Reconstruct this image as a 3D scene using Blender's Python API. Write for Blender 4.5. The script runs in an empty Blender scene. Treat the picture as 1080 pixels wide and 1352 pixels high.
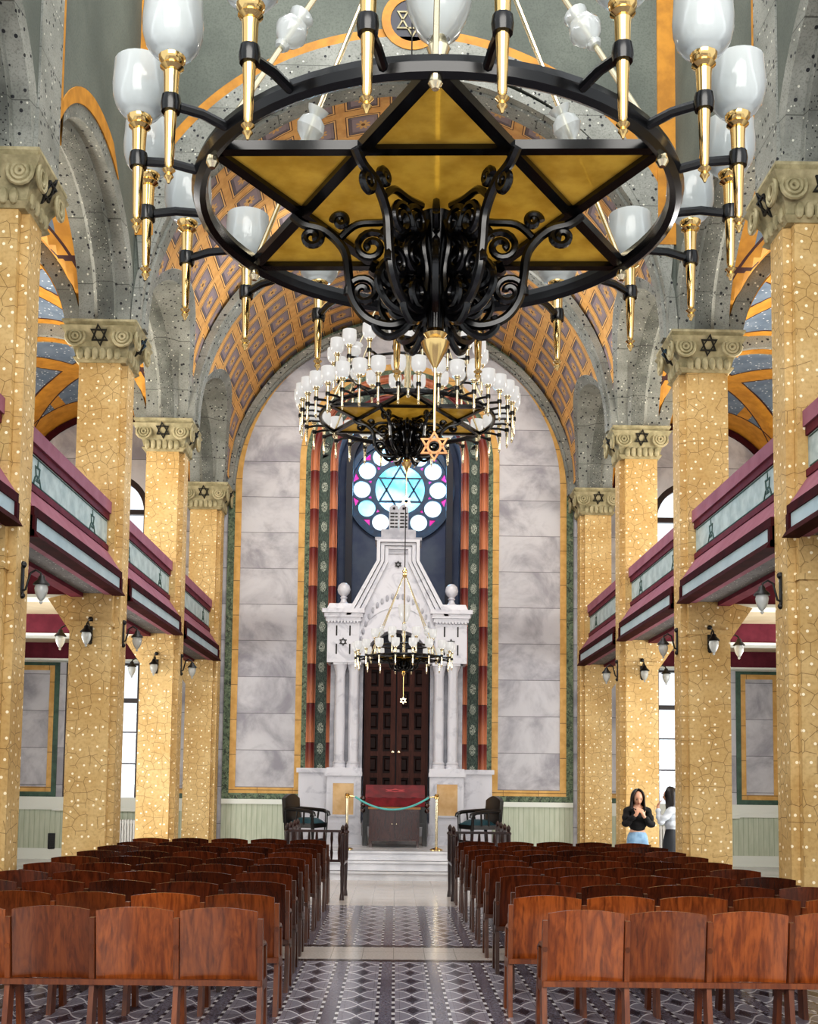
import bpy, math, random
from mathutils import Vector, Matrix
from mathutils.geometry import tessellate_polygon
random.seed(7)
C = bpy.context.scene.collection
PI = math.pi
cos, sin, sqrt, rad = math.cos, math.sin, math.sqrt, math.radians

# ------------------------------------------------------------------ node helpers
def lin(c):
    if isinstance(c, str):
        c = c.lstrip('#'); c = [int(c[i:i+2], 16)/255 for i in (0, 2, 4)]
    return tuple((x/12.92 if x <= .04045 else ((x+.055)/1.055)**2.4) for x in c[:3]) + (1,)

class X:
    def __init__(s, t, k): s.t = t; s.k = k
    def m(s, op, *o, clamp=False):
        n = s.t.nodes.new('ShaderNodeMath'); n.operation = op; n.use_clamp = clamp
        for i, a in enumerate((s,)+o):
            if isinstance(a, X): s.t.links.new(a.k, n.inputs[i])
            else: n.inputs[i].default_value = a
        return X(s.t, n.outputs[0])
    def __add__(s, o): return s.m('ADD', o)
    __radd__ = __add__
    def __sub__(s, o): return s.m('SUBTRACT', o)
    def __rsub__(s, o): return (s*-1)+o
    def __mul__(s, o): return s.m('MULTIPLY', o)
    __rmul__ = __mul__
    def __truediv__(s, o): return s.m('DIVIDE', o)
    def __lt__(s, o): return s.m('LESS_THAN', o)
    def __gt__(s, o): return s.m('GREATER_THAN', o)
    def abs(s): return s.m('ABSOLUTE')
    def frac(s): return s.m('FRACT')
    def floor(s): return s.m('FLOOR')
    def mn(s, o): return s.m('MINIMUM', o)
    def mx(s, o): return s.m('MAXIMUM', o)
    def pw(s, o): return s.m('POWER', o)
    def ss(s, a, b):
        n = s.t.nodes.new('ShaderNodeMapRange'); n.interpolation_type = 'SMOOTHSTEP'
        s.t.links.new(s.k, n.inputs[0]); n.inputs[1].default_value = a; n.inputs[2].default_value = b
        return X(s.t, n.outputs[0])

def sep(t, sock):
    n = t.nodes.new('ShaderNodeSeparateXYZ'); t.links.new(sock, n.inputs[0])
    return [X(t, o) for o in n.outputs]
def pos(t): return sep(t, t.nodes.new('ShaderNodeNewGeometry').outputs['Position'])
def obj(t): return sep(t, t.nodes.new('ShaderNodeTexCoord').outputs['Object'])
def uv(t): return sep(t, t.nodes.new('ShaderNodeTexCoord').outputs['UV'])
def rnd(t): return X(t, t.nodes.new('ShaderNodeObjectInfo').outputs['Random'])
def comb(t, *a):
    n = t.nodes.new('ShaderNodeCombineXYZ')
    for i, q in enumerate(a):
        if isinstance(q, X): t.links.new(q.k, n.inputs[i])
        else: n.inputs[i].default_value = q
    return n.outputs[0]
def vor(t, vec, scale, feature='F1', r=1., dim='3D', out='Distance'):
    n = t.nodes.new('ShaderNodeTexVoronoi'); n.voronoi_dimensions = dim; n.feature = feature
    t.links.new(vec, n.inputs['Vector']); n.inputs['Scale'].default_value = scale; n.inputs['Randomness'].default_value = r
    return X(t, n.outputs[out])
def noise(t, vec, scale, detail=4, rough=.55, dist=0):
    n = t.nodes.new('ShaderNodeTexNoise'); t.links.new(vec, n.inputs['Vector'])
    n.inputs['Scale'].default_value = scale; n.inputs['Detail'].default_value = detail
    n.inputs['Roughness'].default_value = rough; n.inputs['Distortion'].default_value = dist
    return X(t, n.outputs[0])
def mix(t, f, a, b, mode='MIX'):
    n = t.nodes.new('ShaderNodeMix'); n.data_type = 'RGBA'; n.blend_type = mode
    for i, q in ((0, f), (6, a), (7, b)):
        if isinstance(q, X): t.links.new(q.k, n.inputs[i])
        elif i == 0: n.inputs[0].default_value = q
        else: n.inputs[i].default_value = lin(q) if isinstance(q, str) else tuple(q)
    return X(t, n.outputs[2])

MATS = {}
def mat(name, fn=None, color='#888888', rough=.6, metal=0., bump=None, coat=0., spec=.5, **kw):
    m = bpy.data.materials.new(name); m.use_nodes = True; t = m.node_tree
    b = t.nodes['Principled BSDF']
    b.inputs['Roughness'].default_value = rough; b.inputs['Metallic'].default_value = metal
    b.inputs['Coat Weight'].default_value = coat; b.inputs['Coat Roughness'].default_value = .15
    b.inputs['Specular IOR Level'].default_value = spec
    for k, v in kw.items(): b.inputs[k.replace('_', ' ')].default_value = v
    h = None
    if fn:
        r = fn(t)
        if isinstance(r, tuple): r, h = r
        t.links.new(r.k, b.inputs['Base Color'])
    else: b.inputs['Base Color'].default_value = lin(color)
    if h is not None:
        n = t.nodes.new('ShaderNodeBump'); n.inputs['Strength'].default_value = bump or .4; n.inputs['Distance'].default_value = .02
        t.links.new(h.k, n.inputs['Height']); t.links.new(n.outputs[0], b.inputs['Normal'])
    MATS[name] = m
    return m
def worn(a, b, scale=4, **kw):
    def f(t):
        p = obj(t); return mix(t, noise(t, comb(t, *p), scale, 5).ss(.3, .7), a, b)
    return f

# ---------------- paint & stone
def f_pillar(t):
    x, y, z = pos(t); v = comb(t, x+y, z, 0)
    base = mix(t, noise(t, v, 1.3, 5).ss(.3, .75), '#c19f65', '#d6ba85')
    base = mix(t, noise(t, v, 24, 3).ss(.4, .7)*.35, base, '#a07c44')
    e = vor(t, v, 6.6, 'DISTANCE_TO_EDGE', .75, '2D'); d = vor(t, v, 6.6, 'F1', .75, '2D')
    base = mix(t, (e < .020)*(noise(t, v, 3, 2) > .46)*.7, base, '#5f451c')
    dot = d < .095
    return mix(t, dot, base, '#fff3d6'), dot
def dotted(a, b, dark='#23252a', sc=9.5, wh=.10):
    def f(t):
        x, y, z = pos(t); v = comb(t, x, y, z)
        base = mix(t, noise(t, v, 2.2, 6).ss(.25, .75), a, b)
        base = mix(t, noise(t, v, 55, 2).ss(.45, .75)*.5, base, '#4c4e4a')
        base = mix(t, vor(t, v, sc*1.15) < .20, base, dark)
        base = mix(t, vor(t, comb(t, x+.31, y+.17, z+.53), sc*1.05) < .13, base, '#d0d0c4')
        jz = (z*1.6).frac()
        return mix(t, (jz < .015)*.7, base, '#3a3b38')
    return f
mat('pillar_paint', f_pillar, rough=.6, bump=.25)
mat('grey_dotted', dotted('#787b75', '#999b95'), rough=.7)
mat('grey_chain', dotted('#4d504c', '#7f827c', '#1d1e20', 22), rough=.7)
def f_plain(t):
    p = pos(t); v = comb(t, *p)
    c = mix(t, noise(t, v, .9, 6).ss(.25, .8), '#555b55', '#6f756d')
    return mix(t, noise(t, v, 40, 3).ss(.4, .75)*.5, c, '#454a45')
mat('grey_plaster', f_plain, rough=.8)
mat('capital_stone', worn('#b3a988', '#8d8667', 9), rough=.7)
mat('ochre_paint', lambda t: mix(t, noise(t, comb(t, *pos(t)), 5, 4).ss(.3, .7), '#c48a30', '#a87426'), rough=.65)
mat('star_black', color='#15140f', rough=.5)
def f_marble(t):
    x, y, z = pos(t); u = x+y
    blk = ((z-1.5)/.755)
    off = blk.floor()*3.7
    v = comb(t, u+off, z, off)
    n = noise(t, v, 1.1, 8, .62, .5)
    c = mix(t, n.ss(.32, .62), '#94929a', '#c6c5c9')
    c = mix(t, noise(t, v, 2.2, 8, .62, .9).ss(.56, .78)*.35, c, '#7c7b84')
    fz = blk.frac()
    return mix(t, (fz < .018)*.75, c, '#5b5a5d')
mat('wall_marble', f_marble, rough=.45)
def f_white(t):
    v = comb(t, *obj(t)); n = noise(t, v, 2.5, 8, .6, 1.5)
    return mix(t, n.ss(.5, .68)*.5, '#cfcfd5', '#9c9da8')
mat('ark_marble', f_white, rough=.3)
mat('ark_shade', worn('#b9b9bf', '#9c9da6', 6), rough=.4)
mat('step_marble', worn('#dadadd', '#c0c1c6', 2), rough=.25)
mat('inset_marble', worn('#d9b888', '#c79f68', 5), rough=.35)
def f_yel(t):
    x, y, z = pos(t)
    c = mix(t, noise(t, comb(t, x, y, z), 6, 4).ss(.3, .7), '#dbb06a', '#c79a52')
    return mix(t, ((z/.72).frac() < .018).mx((x/.72).frac() < .012)*.8, c, '#4a3518')
mat('yellow_border', f_yel, rough=.5)
def f_moss(t):
    v = comb(t, *pos(t)); n = noise(t, v, 9, 6, .65, 1.5)
    c = mix(t, n.ss(.35, .6), '#2d3a30', '#6d7f66')
    return mix(t, noise(t, v, 16, 3, .5, 2).ss(.58, .7)*.7, c, '#a9ab90')
mat('moss_border', f_moss, rough=.6)
mat('green_border', worn('#41604e', '#2f4a3c', 8), rough=.5)
def f_red(t):
    x, y, z = pos(t); q = (z/.81).frac()
    c = mix(t, q.ss(.05, .95), '#c9815a', '#6d1f20')
    c = mix(t, (noise(t, comb(t, x*30, y, z*1.0), 3, 2) > .58)*.35, c, '#5a2320')
    return mix(t, (q > .985)*.8, c, '#35100f')
mat('red_stripe', f_red, rough=.45)
def f_leaf(t):
    x, y, z = uv(t); a = (y/.42).frac()-.5
    v = comb(t, x, y, 0)
    c = mix(t, noise(t, v, 14, 5).ss(.35, .65), '#26332f', '#4c5f55')
    r = ((x*2).pw(2)+(a*.42*5).pw(2)).pw(.5)
    fl = (r < .55)*(noise(t, v, 28, 2) > .5)
    c = mix(t, fl*.85, c, '#c3cabb')
    return mix(t, (noise(t, v, 40, 2) > .62)*.5, c, '#86988a')
mat('leaf_band', f_leaf, rough=.6)
def f_bead(t):
    x, y, z = pos(t); g = ((x+y)/.105).frac()
    c = mix(t, noise(t, comb(t, x*8, y*8, z), 2, 4).ss(.3, .7), '#b3bba6', '#c3c8b6')
    return mix(t, (g < .1)*.6, c, '#7a8a6a'), g < .1
mat('beadboard', f_bead, rough=.5, bump=-.3)
mat('white_paint', color='#dfe2da', rough=.5)
mat('cream_paint', worn('#d9ccb0', '#c9bb9c', 2), rough=.6)
mat('maroon_paint', worn('#5b1f2e', '#6c2a39', 5), rough=.6, spec=.2)
mat('pink_paint', worn('#8c5868', '#9a6878', 3), rough=.6, spec=.2)
mat('dark_maroon', worn('#331015', '#43161c', 5), rough=.7, spec=.1)
mat('pale_panel', worn('#b8c6c6', '#98a8aa', 6), rough=.55)
mat('pale_blue', worn('#b4c5cb', '#a2b5bd', 3), rough=.5)
mat('soffit_grey', dotted('#767474', '#5c5a5c', '#333333', 14), rough=.7)
mat('green_motif', color='#2c4a42', rough=.6)
def f_floor(t):
    x, y, z = pos(t)
    n = noise(t, comb(t, x, y, 0), 45, 3)
    big = noise(t, comb(t, x, y, 0), .8, 4)
    base = mix(t, n.ss(.3, .7), '#55515e', '#928e9a')
    base = mix(t, big.ss(.35, .7)*.5, base, '#3b3543')
    u = ((x-.10)/.41+.5).frac()-.5; v = ((y-8.2)/.41+.5).frac()-.5
    au = u.abs()/.335; av = v.abs()
    lens = au < 1.
    k = (1-au.mn(1.)).pw(2.0)
    cu = k*.44+.055
    bow = (av > cu)*lens
    line = ((av-cu).abs() < (k*.0+.034))*lens
    dia = (au/.36+av/.30) < 1.
    c = mix(t, bow*.7, base, '#94919c')
    c = mix(t, line, c, '#dcd9de')
    c = mix(t, dia*.85, c, '#2c2933')
    sid = ((au-1.06).abs() < .09)
    c = mix(t, sid*.85, c, '#2e2b33')
    c = mix(t, sid*((av-.28).abs() < .10), c, '#d9d6d8')
    c = mix(t, (((x/.205).frac() < .015).mx((y/.205).frac() < .015))*.4, c, '#2a262c')
    # plain pale strips
    ts = (((x+.05)/.30).frac() < .02).mx(((y-11.02)/.45).frac() < .02)
    pale = mix(t, ts*.6, mix(t, n.ss(.3, .7), '#b9b2ac', '#cbc5bf'), '#6f6863')
    st = (y > 11.0)*(y < 11.78)
    edge = ((y-10.93).abs() < .06).mx((y-11.86).abs() < .06)
    c = mix(t, edge, c, '#37312f')
    c = mix(t, st, c, pale)
    far = (y > 15.6)
    c = mix(t, far, c, pale)
    white = mix(t, big.ss(.3, .7), '#d2d2d0', '#bcbcbd')
    return mix(t, x.abs() > 3.62, c, white)
mat('floor_tile', f_floor, rough=.16, spec=.5)
def f_coffer(t):
    u, v, _ = uv(t)          # arc length, depth in metres
    fu = (u/.66).frac()-.5; fv = (v/.66).frac()-.5
    m = fu.abs().mx(fv.abs())
    nz = noise(t, comb(t, u, v, 0), 7, 5)
    rib = mix(t, nz.ss(.3, .7), '#e0b06c', '#cd9a5a')
    c = mix(t, (m < .37), rib, '#e6bd80')
    c = mix(t, ((m-.385).abs() < .010), c, '#4b2d1c')
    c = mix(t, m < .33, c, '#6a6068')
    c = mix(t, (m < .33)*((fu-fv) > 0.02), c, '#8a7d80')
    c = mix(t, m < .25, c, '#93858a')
    r = (fu*fu+fv*fv).pw(.5)
    an = fu.m('ARCTAN2', fv)
    pet = (an*4.).m('SINE').abs()
    c = mix(t, (r < pet*.10+.075), c, '#cfa668')
    c = mix(t, (r < .045), c, '#6b4b2c')
    c = mix(t, ((m-.33).abs() < .008), c, '#2c2328')
    return mix(t, noise(t, comb(t, u, v, 0), 1.2, 4).ss(.4, .8)*.3, c, '#6a5440')
mat('coffer_paint', f_coffer, rough=.7)
def f_starry(t):
    u, v, _ = uv(t); x, y, z = pos(t)
    vec = comb(t, x, y, z)
    blue = mix(t, noise(t, vec, 2.5, 5).ss(.3, .7), '#5f7084', '#788799')
    blue = mix(t, vor(t, vec, 11) < .2, blue, '#c9cfd6')
    au = u.abs(); av = v.abs(); g = (au-av).abs()
    o = (g < .15).mx(au > .86).mx(av > .80).mx(((au-.42).abs() < .06)*(av > au)).mx((av.mx(au)) < .12)
    eg = ((g-.155).abs() < .012).mx((av-.795).abs() < .01)
    c = mix(t, o, blue, mix(t, noise(t, vec, 5, 4).ss(.3, .7), '#cc9338', '#b27c2a'))
    return mix(t, eg, c, '#3f1d1c')
mat('starry_vault', f_starry, rough=.7)
mat('niche_blue', worn('#5c6678', '#47506a', 2), rough=.7)
mat('reveal_glow_blue', worn('#8ea4c6', '#6f86b0', 2), rough=.5)  # blue window glow painted into the reveal's colour
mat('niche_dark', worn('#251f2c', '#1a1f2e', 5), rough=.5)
# ---------------- metals, glass, wood, cloth
mat('brass', color='#e3c488', rough=.13, metal=1.)
mat('pale_brass', color='#f0e4c4', rough=.22, metal=1.)
mat('iron', color='#050507', rough=.25, metal=.0, coat=.3, spec=.4)
mat('copper_star', worn('#9a6a44', '#7c5232', 12), rough=.35, metal=.6)
def f_wood(a, b, c3, sc=1., axis='z'):
    def f(t):
        x, y, z = obj(t); r = rnd(t)
        v = comb(t, x*5+r*31, y*5, z*1.1+r*17)
        n = noise(t, v, 2.2*sc, 6, .6, 1.6)
        c = mix(t, n.ss(.3, .72), a, b)
        c = mix(t, noise(t, comb(t, x*26+r*9, y*20, z*1.6), 2, 4).ss(.45, .75)*.6, c, c3)
        return mix(t, r.ss(.25, 1.)*.6, c, c3)
    return f
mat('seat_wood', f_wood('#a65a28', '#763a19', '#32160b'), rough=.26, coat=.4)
mat('seat_wood_shaded', f_wood('#6d3318', '#47200f', '#220e07'), rough=.24, coat=.4)
mat('frame_wood_shaded', f_wood('#5f3218', '#47240f', '#2b150a'), rough=.35, coat=.2)
mat('frame_wood', f_wood('#8a4c24', '#6b3417', '#43200f'), rough=.35, coat=.2)
mat('dark_wood', f_wood('#3a1c16', '#27110e', '#170a08'), rough=.3, coat=.3)
mat('door_wood', f_wood('#4a2a22', '#3a201a', '#2a1613'), rough=.5, spec=.2)
mat('door_panel', f_wood('#2c1613', '#20100e', '#160a09'), rough=.5, spec=.2)  # darker than the rails: relief shade put into the panel colour
mat('cabinet_wood', f_wood('#4d2b24', '#37201b', '#241311'), rough=.15, coat=.6)
mat('black_wood', f_wood('#191413', '#100d0d', '#080707'), rough=.3, coat=.3)
mat('tan_top', color='#9a6a3c', rough=.4)
mat('teal_cloth', worn('#2f5660', '#244751', 6), rough=.45)
mat('teal_rope', color='#5fb0ac', rough=.6)
mat('red_velvet', worn('#7c0c1c', '#5a0713', 6), rough=.8, Sheen_Weight=.4)
mat('pale_red', color='#b9585c', rough=.7)
mat('window_frame', worn('#2c1712', '#1d0f0c', 5), rough=.4)
mat('rose_frame', worn('#0d3050', '#144c78', 5), rough=.4)
mat('black_iron', color='#0c0b0c', rough=.45)
mat('skin', color='#c99a80', rough=.5, Subsurface_Weight=.1)
mat('hair', color='#171010', rough=.4)
mat('black_knit', color='#0d0d0f', rough=.85)
mat('denim', worn('#8fb0cc', '#7496b5', 14), rough=.8)
mat('white_cloth', color='#c9d0d8', rough=.8)
mat('grey_cloth', color='#33363b', rough=.8)
mat('lips', color='#8c4a44', rough=.5)
mat('shoe', color='#d5d2cc', rough=.6)
mat('radiator_paint', color='#eeeeea', rough=.35)

def shader_mat(name, build):
    m = bpy.data.materials.new(name); m.use_nodes = True; t = m.node_tree
    t.nodes.remove(t.nodes['Principled BSDF'])
    t.links.new(build(t), t.nodes['Material Output'].inputs['Surface'])
    MATS[name] = m
def bs(t, kind, col, rough=None):
    n = t.nodes.new('ShaderNodeBsdf'+kind)
    if isinstance(col, X): t.links.new(col.k, n.inputs[0])
    else: n.inputs[0].default_value = lin(col) if isinstance(col, str) else tuple(col)
    if rough is not None: n.inputs['Roughness'].default_value = rough
    return n.outputs[0]
def mixs(t, f, a, b):
    n = t.nodes.new('ShaderNodeMixShader')
    if isinstance(f, X): t.links.new(f.k, n.inputs[0])
    else: n.inputs[0].default_value = f
    t.links.new(a, n.inputs[1]); t.links.new(b, n.inputs[2]); return n.outputs[0]
def fres(t, ior=1.45):
    n = t.nodes.new('ShaderNodeFresnel'); n.inputs[0].default_value = ior; return X(t, n.outputs[0])
def glass_milk(t):
    d = mixs(t, .45, bs(t, 'Translucent', '#f4f8f8'), bs(t, 'Diffuse', '#eef3f3'))
    d = mixs(t, .32, d, bs(t, 'Transparent', '#f4f8f8'))
    return mixs(t, fres(t)*.9, d, bs(t, 'Glossy', '#ffffff', .06))
shader_mat('milk_glass', glass_milk)
def glass_white(t):
    d = mixs(t, .35, bs(t, 'Translucent', '#ffffff'), bs(t, 'Diffuse', '#ffffff'))
    e = t.nodes.new('ShaderNodeEmission'); e.inputs[0].default_value = (1, .97, .92, 1); e.inputs[1].default_value = .9  # glow added to whiten the lamp shades and glass ornaments
    d = mixs(t, .4, d, e.outputs[0])
    return mixs(t, fres(t)*.9, d, bs(t, 'Glossy', '#ffffff', .06))
shader_mat('white_glass', glass_white)
def glass_amber(t):
    p = obj(t); n = noise(t, comb(t, *p), 6, 5).ss(.3, .7)
    c = mix(t, n, '#e8cd80', '#c7aa60')
    d = mixs(t, .35, bs(t, 'Translucent', c), bs(t, 'Diffuse', c))
    d = mixs(t, .32, d, bs(t, 'Transparent', '#e6d28a'))
    return mixs(t, fres(t, 1.3)*.5, d, bs(t, 'Glossy', '#ffffff', .08))
shader_mat('amber_glass', glass_amber)
def glass_clear(t): return mixs(t, fres(t)*.5, bs(t, 'Transparent', '#fbfdff'), bs(t, 'Glossy', '#ffffff', .05))
shader_mat('clear_glass', glass_clear)
def tint(name, a, b):
    def f(t):
        p = obj(t); c = mix(t, noise(t, comb(t, *p), 1.4, 3).ss(.35, .65), a, b)
        return mixs(t, .15, bs(t, 'Transparent', c), bs(t, 'Translucent', c))
    shader_mat(name, f)
tint('cyan_glass', '#d6fbff', '#f6ffff'); tint('blue_glass', '#62c8ee', '#8ae6f6'); tint('magenta_glass', '#d0267c', '#e85aa8')
tint('aqua_glass', '#74f2ee', '#d2ffff')

# ------------------------------------------------------------------ mesh helpers
class MB:
    def __init__(s): s.v = []; s.f = []; s.uv = None
    def quad(s, a, b, c, d):
        i = len(s.v); s.v += [a, b, c, d]; s.f.append((i, i+1, i+2, i+3)); return s
    def hexa(s, p):
        i = len(s.v); s.v += [tuple(q) for q in p]
        s.f += [tuple(i+k for k in q) for q in ((0, 3, 2, 1), (4, 5, 6, 7), (0, 1, 5, 4), (1, 2, 6, 5), (2, 3, 7, 6), (3, 0, 4, 7))]
        return s
    def box(s, x0, x1, y0, y1, z0, z1, t=0., ty=None):
        ty = t if ty is None else ty    # top inset
        return s.hexa([(x0, y0, z0), (x1, y0, z0), (x1, y1, z0), (x0, y1, z0), (x0+t, y0+ty, z1), (x1-t, y0+ty, z1), (x1-t, y1-ty, z1), (x0+t, y1-ty, z1)])
    def bar(s, p, q, w, h, up=(0, 0, 1)):
        p = Vector(p); q = Vector(q); d = (q-p).normalized(); u = Vector(up)
        a = d.cross(u)
        if a.length < 1e-4: a = d.cross(Vector((1, 0, 0)))
        a.normalize(); b = a.cross(d).normalized(); a = a*w/2; b = b*h/2
        return s.hexa([p-a-b, p+a-b, p+a+b, p-a+b, q-a-b, q+a-b, q+a+b, q-a+b])
    def tube(s, pts, r, n=8, closed=False, cap=True, flat=1., up=None):
        P = [Vector(p) for p in pts]; N = len(P); R = r if isinstance(r, (list, tuple)) else [r]*N
        i0 = len(s.v); prev = None
        for k in range(N):
            if closed: d = P[(k+1) % N]-P[k-1]
            else: d = P[min(k+1, N-1)]-P[max(k-1, 0)]
            d.normalize()
            if prev is None:
                a = d.cross(Vector(up) if up else Vector((0, 0, 1)))
                if a.length < 1e-3: a = d.cross(Vector((0, 1, 0)))
            else: a = prev-d*prev.dot(d)
            a.normalize(); prev = a; b = d.cross(a)
            for j in range(n):
                an = 2*PI*j/n; s.v.append(tuple(P[k]+a*R[k]*cos(an)+b*R[k]*flat*sin(an)))
        for k in range(N if closed else N-1):
            for j in range(n):
                a0 = i0+k*n; b0 = i0+((k+1) % N)*n; j2 = (j+1) % n
                s.f.append((a0+j, a0+j2, b0+j2, b0+j))
        if cap and not closed:
            s.f.append(tuple(i0+j for j in reversed(range(n)))); s.f.append(tuple(i0+(N-1)*n+j for j in range(n)))
        return s
    def lathe(s, prof, n=16, o=(0, 0, 0), M=None, cap=True):
        i0 = len(s.v)
        for r, z in prof:
            for j in range(n):
                a = 2*PI*j/n; p = Vector((r*cos(a), r*sin(a), z))
                if M: p = M @ p
                s.v.append((p.x+o[0], p.y+o[1], p.z+o[2]))
        for k in range(len(prof)-1):
            for j in range(n):
                j2 = (j+1) % n; s.f.append((i0+k*n+j, i0+k*n+j2, i0+(k+1)*n+j2, i0+(k+1)*n+j))
        if cap:
            s.f.append(tuple(i0+j for j in reversed(range(n)))); s.f.append(tuple(i0+(len(prof)-1)*n+j for j in range(n)))
        return s
    def prism(s, loops, fn, d0, d1, back=True):
        # loops: outer then holes, 2-D points; fn(a, b, d) -> xyz
        vs = [[Vector((a, b, 0)) for a, b in l] for l in loops]
        tri = tessellate_polygon(vs); flat = [q for l in loops for q in l]; n = len(flat); i0 = len(s.v)
        s.v += [fn(a, b, d0) for a, b in flat]+[fn(a, b, d1) for a, b in flat]
        for q in tri:
            s.f.append(tuple(i0+k for k in q))
            if back: s.f.append(tuple(i0+n+k for k in reversed(q)))
        o = 0
        for l in loops:
            m = len(l)
            for k in range(m):
                k2 = (k+1) % m; s.f.append((i0+o+k, i0+o+k2, i0+n+o+k2, i0+n+o+k))
            o += m
        return s
    def ball(s, c, r, n=12, m=8, sc=(1, 1, 1)):
        pr = [(max(1e-4, sin(PI*k/m))*r, -cos(PI*k/m)*r*sc[2]) for k in range(m+1)]
        i = len(s.v); s.lathe(pr, n, (0, 0, 0), None, False)
        for k in range(i, len(s.v)):
            x, y, z = s.v[k]; s.v[k] = (c[0]+x*sc[0], c[1]+y*sc[1], c[2]+z)
        return s
    def grid(s, nu, nv, fn, uvfn=None):
        i0 = len(s.v)
        if s.uv is None: s.uv = {}
        for a in range(nu+1):
            for b in range(nv+1):
                if uvfn: s.uv[len(s.v)] = uvfn(a/nu, b/nv)
                s.v.append(tuple(fn(a/nu, b/nv)))
        for a in range(nu):
            for b in range(nv):
                k = i0+a*(nv+1)+b; s.f.append((k, k+1, k+nv+2, k+nv+1))
        return s
    def mirror(s):
        m = MB(); m.v = [(-x, y, z) for x, y, z in s.v]; m.f = [tuple(reversed(f)) for f in s.f]; m.uv = s.uv; return m
    def mesh(s, name, angle=.6):
        me = bpy.data.meshes.new(name); me.from_pydata([tuple(q) for q in s.v], [], s.f)
        if s.uv:
            l = me.uv_layers.new(name='UVMap')
            for lp in me.loops: l.data[lp.index].uv = s.uv.get(lp.vertex_index, (0, 0))
        me.validate()
        import bmesh
        bm = bmesh.new(); bm.from_mesh(me); bmesh.ops.recalc_face_normals(bm, faces=bm.faces); bm.to_mesh(me); bm.free()
        if angle:
            me.shade_smooth(); me.set_sharp_from_angle(angle=angle)
        return me
    def build(s, name, m, parent=None, label=None, angle=.6):
        o = bpy.data.objects.new(name, s.mesh(name, angle)); o.data.materials.append(MATS[m]); C.objects.link(o)
        if parent: o.parent = parent
        if label: o['label'] = label
        return o

def tag(o, label=None, cat=None, group=None, kind=None):
    if label: o['label'] = label
    if cat: o['category'] = cat
    if group: o['group'] = group
    if kind: o['kind'] = kind
    return o
def empty(name, loc=(0, 0, 0), label=None, cat=None, group=None, kind=None, rz=0):
    o = bpy.data.objects.new(name, None); C.objects.link(o); o.location = loc; o.rotation_euler = (0, 0, rz)
    o.empty_display_size = .1
    return tag(o, label, cat, group, kind)
KIDS = {}
def kids(o): return [c for c in bpy.data.objects if c.parent == o]
def dup(root, loc, rz=None, label=None):
    r = root.copy(); C.objects.link(r); r.location = loc
    if rz is not None: r.rotation_euler = (0, 0, rz)
    if label: r['label'] = label
    def rec(a, b):
        for ch in kids(a):
            c = ch.copy(); C.objects.link(c); c.parent = b; rec(ch, c)
    rec(root, r)
    return r
def struct(mb, name, m, parent=None, angle=.6):
    o = mb.build(name, m, parent, None, angle)
    if not parent: o['kind'] = 'structure'
    return o
XZ = lambda a, b, d: (a, d, b)      # polygon in the X-Z plane, depth along Y
YZ = lambda a, b, d: (d, a, b)
def circ(cx, cy, r, n=32, a0=0): return [(cx+r*cos(a0+2*PI*k/n), cy+r*sin(a0+2*PI*k/n)) for k in range(n)]
def hexagram(cx, cy, R, w, rot=0):
    """two triangle outlines as loops for a star of David"""
    out = []
    for q in (0, 1):
        tri = lambda r: [(cx+r*cos(rot+PI/2+q*PI+2*PI*k/3), cy+r*sin(rot+PI/2+q*PI+2*PI*k/3)) for k in range(3)]
        out.append((tri(R), tri(R-2*w)))
    return out
def star(mb, cx, cy, R, w, fn, d0, d1, rot=0):
    for o, i in hexagram(cx, cy, R, w, rot): mb.prism([o, i], fn, d0, d1)
    return mb
def arch_pts(xc, zs, r, z0, n=40):
    return [(xc-r, z0)]+[(xc-r*cos(PI*k/n), zs+r*sin(PI*k/n)) for k in range(n+1)]+[(xc+r, z0)]
def arch_band(mb, xc, zs, r0, r1, z0, y0, y1, n=40):
    o = arch_pts(xc, zs, r1, z0, n); i = arch_pts(xc, zs, r0, z0, n)
    return mb.prism([o+i[::-1]], XZ, y0, y1)

# ------------------------------------------------------------------ dimensions
YK = [6.66, 10.76, 14.85, 18.94, 23.04]
YW = 23.58                      # end wall
XP, XB, XO = 3.66, 3.74, 4.28   # pilaster face, pillar body inner / outer
ZK, ZS, RV = 7.63, 7.85, 3.57   # capital top, vault spring, vault radius
XW = 8.0                        # outer wall

# ------------------------------------------------------------------ floor and walls
f = MB(); f.quad((-XW-.2, -3, 0), (XW+.2, -3, 0), (XW+.2, YW+.1, 0), (-XW-.2, YW+.1, 0)); struct(f, 'floor', 'floor_tile')

# end wall of the nave, with the niche opening
w = MB(); nx = -.04; nzs = 8.35
outer = [(-3.75, 0), (-1.29+nx, 0)]+arch_pts(nx, nzs, 1.29, .0)[1:-1]+[(1.29+nx, 0), (3.75, 0), (3.75, 12), (-3.75, 12)]
w.prism([outer], XZ, YW, YW+.25)
wf = struct(w, 'wall_front', 'wall_marble')
m = MB(); arch_band(m, 0, ZS, 3.46, 3.60, 1.26, YW-.03, YW+.01)
arch_band(m, nx, nzs, 1.86, 1.96, 1.26, YW-.03, YW+.01)
for s in (-1, 1): m.box(min(s*3.46, s*1.96), max(s*3.46, s*1.96), YW-.025, YW+.01, 1.26, 1.38)
struct(m, 'moss_border', 'moss_border', wf)
m = MB(); arch_band(m, 0, ZS, 3.33, 3.46, 1.38, YW-.02, YW+.01)
arch_band(m, nx, nzs, 1.96, 2.09, 1.38, YW-.02, YW+.01)
for s in (-1, 1): m.box(min(s*3.33, s*2.05), max(s*3.33, s*2.05), YW-.018, YW+.01, 1.38, 1.5)
struct(m, 'yellow_border', 'yellow_border', wf)
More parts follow.
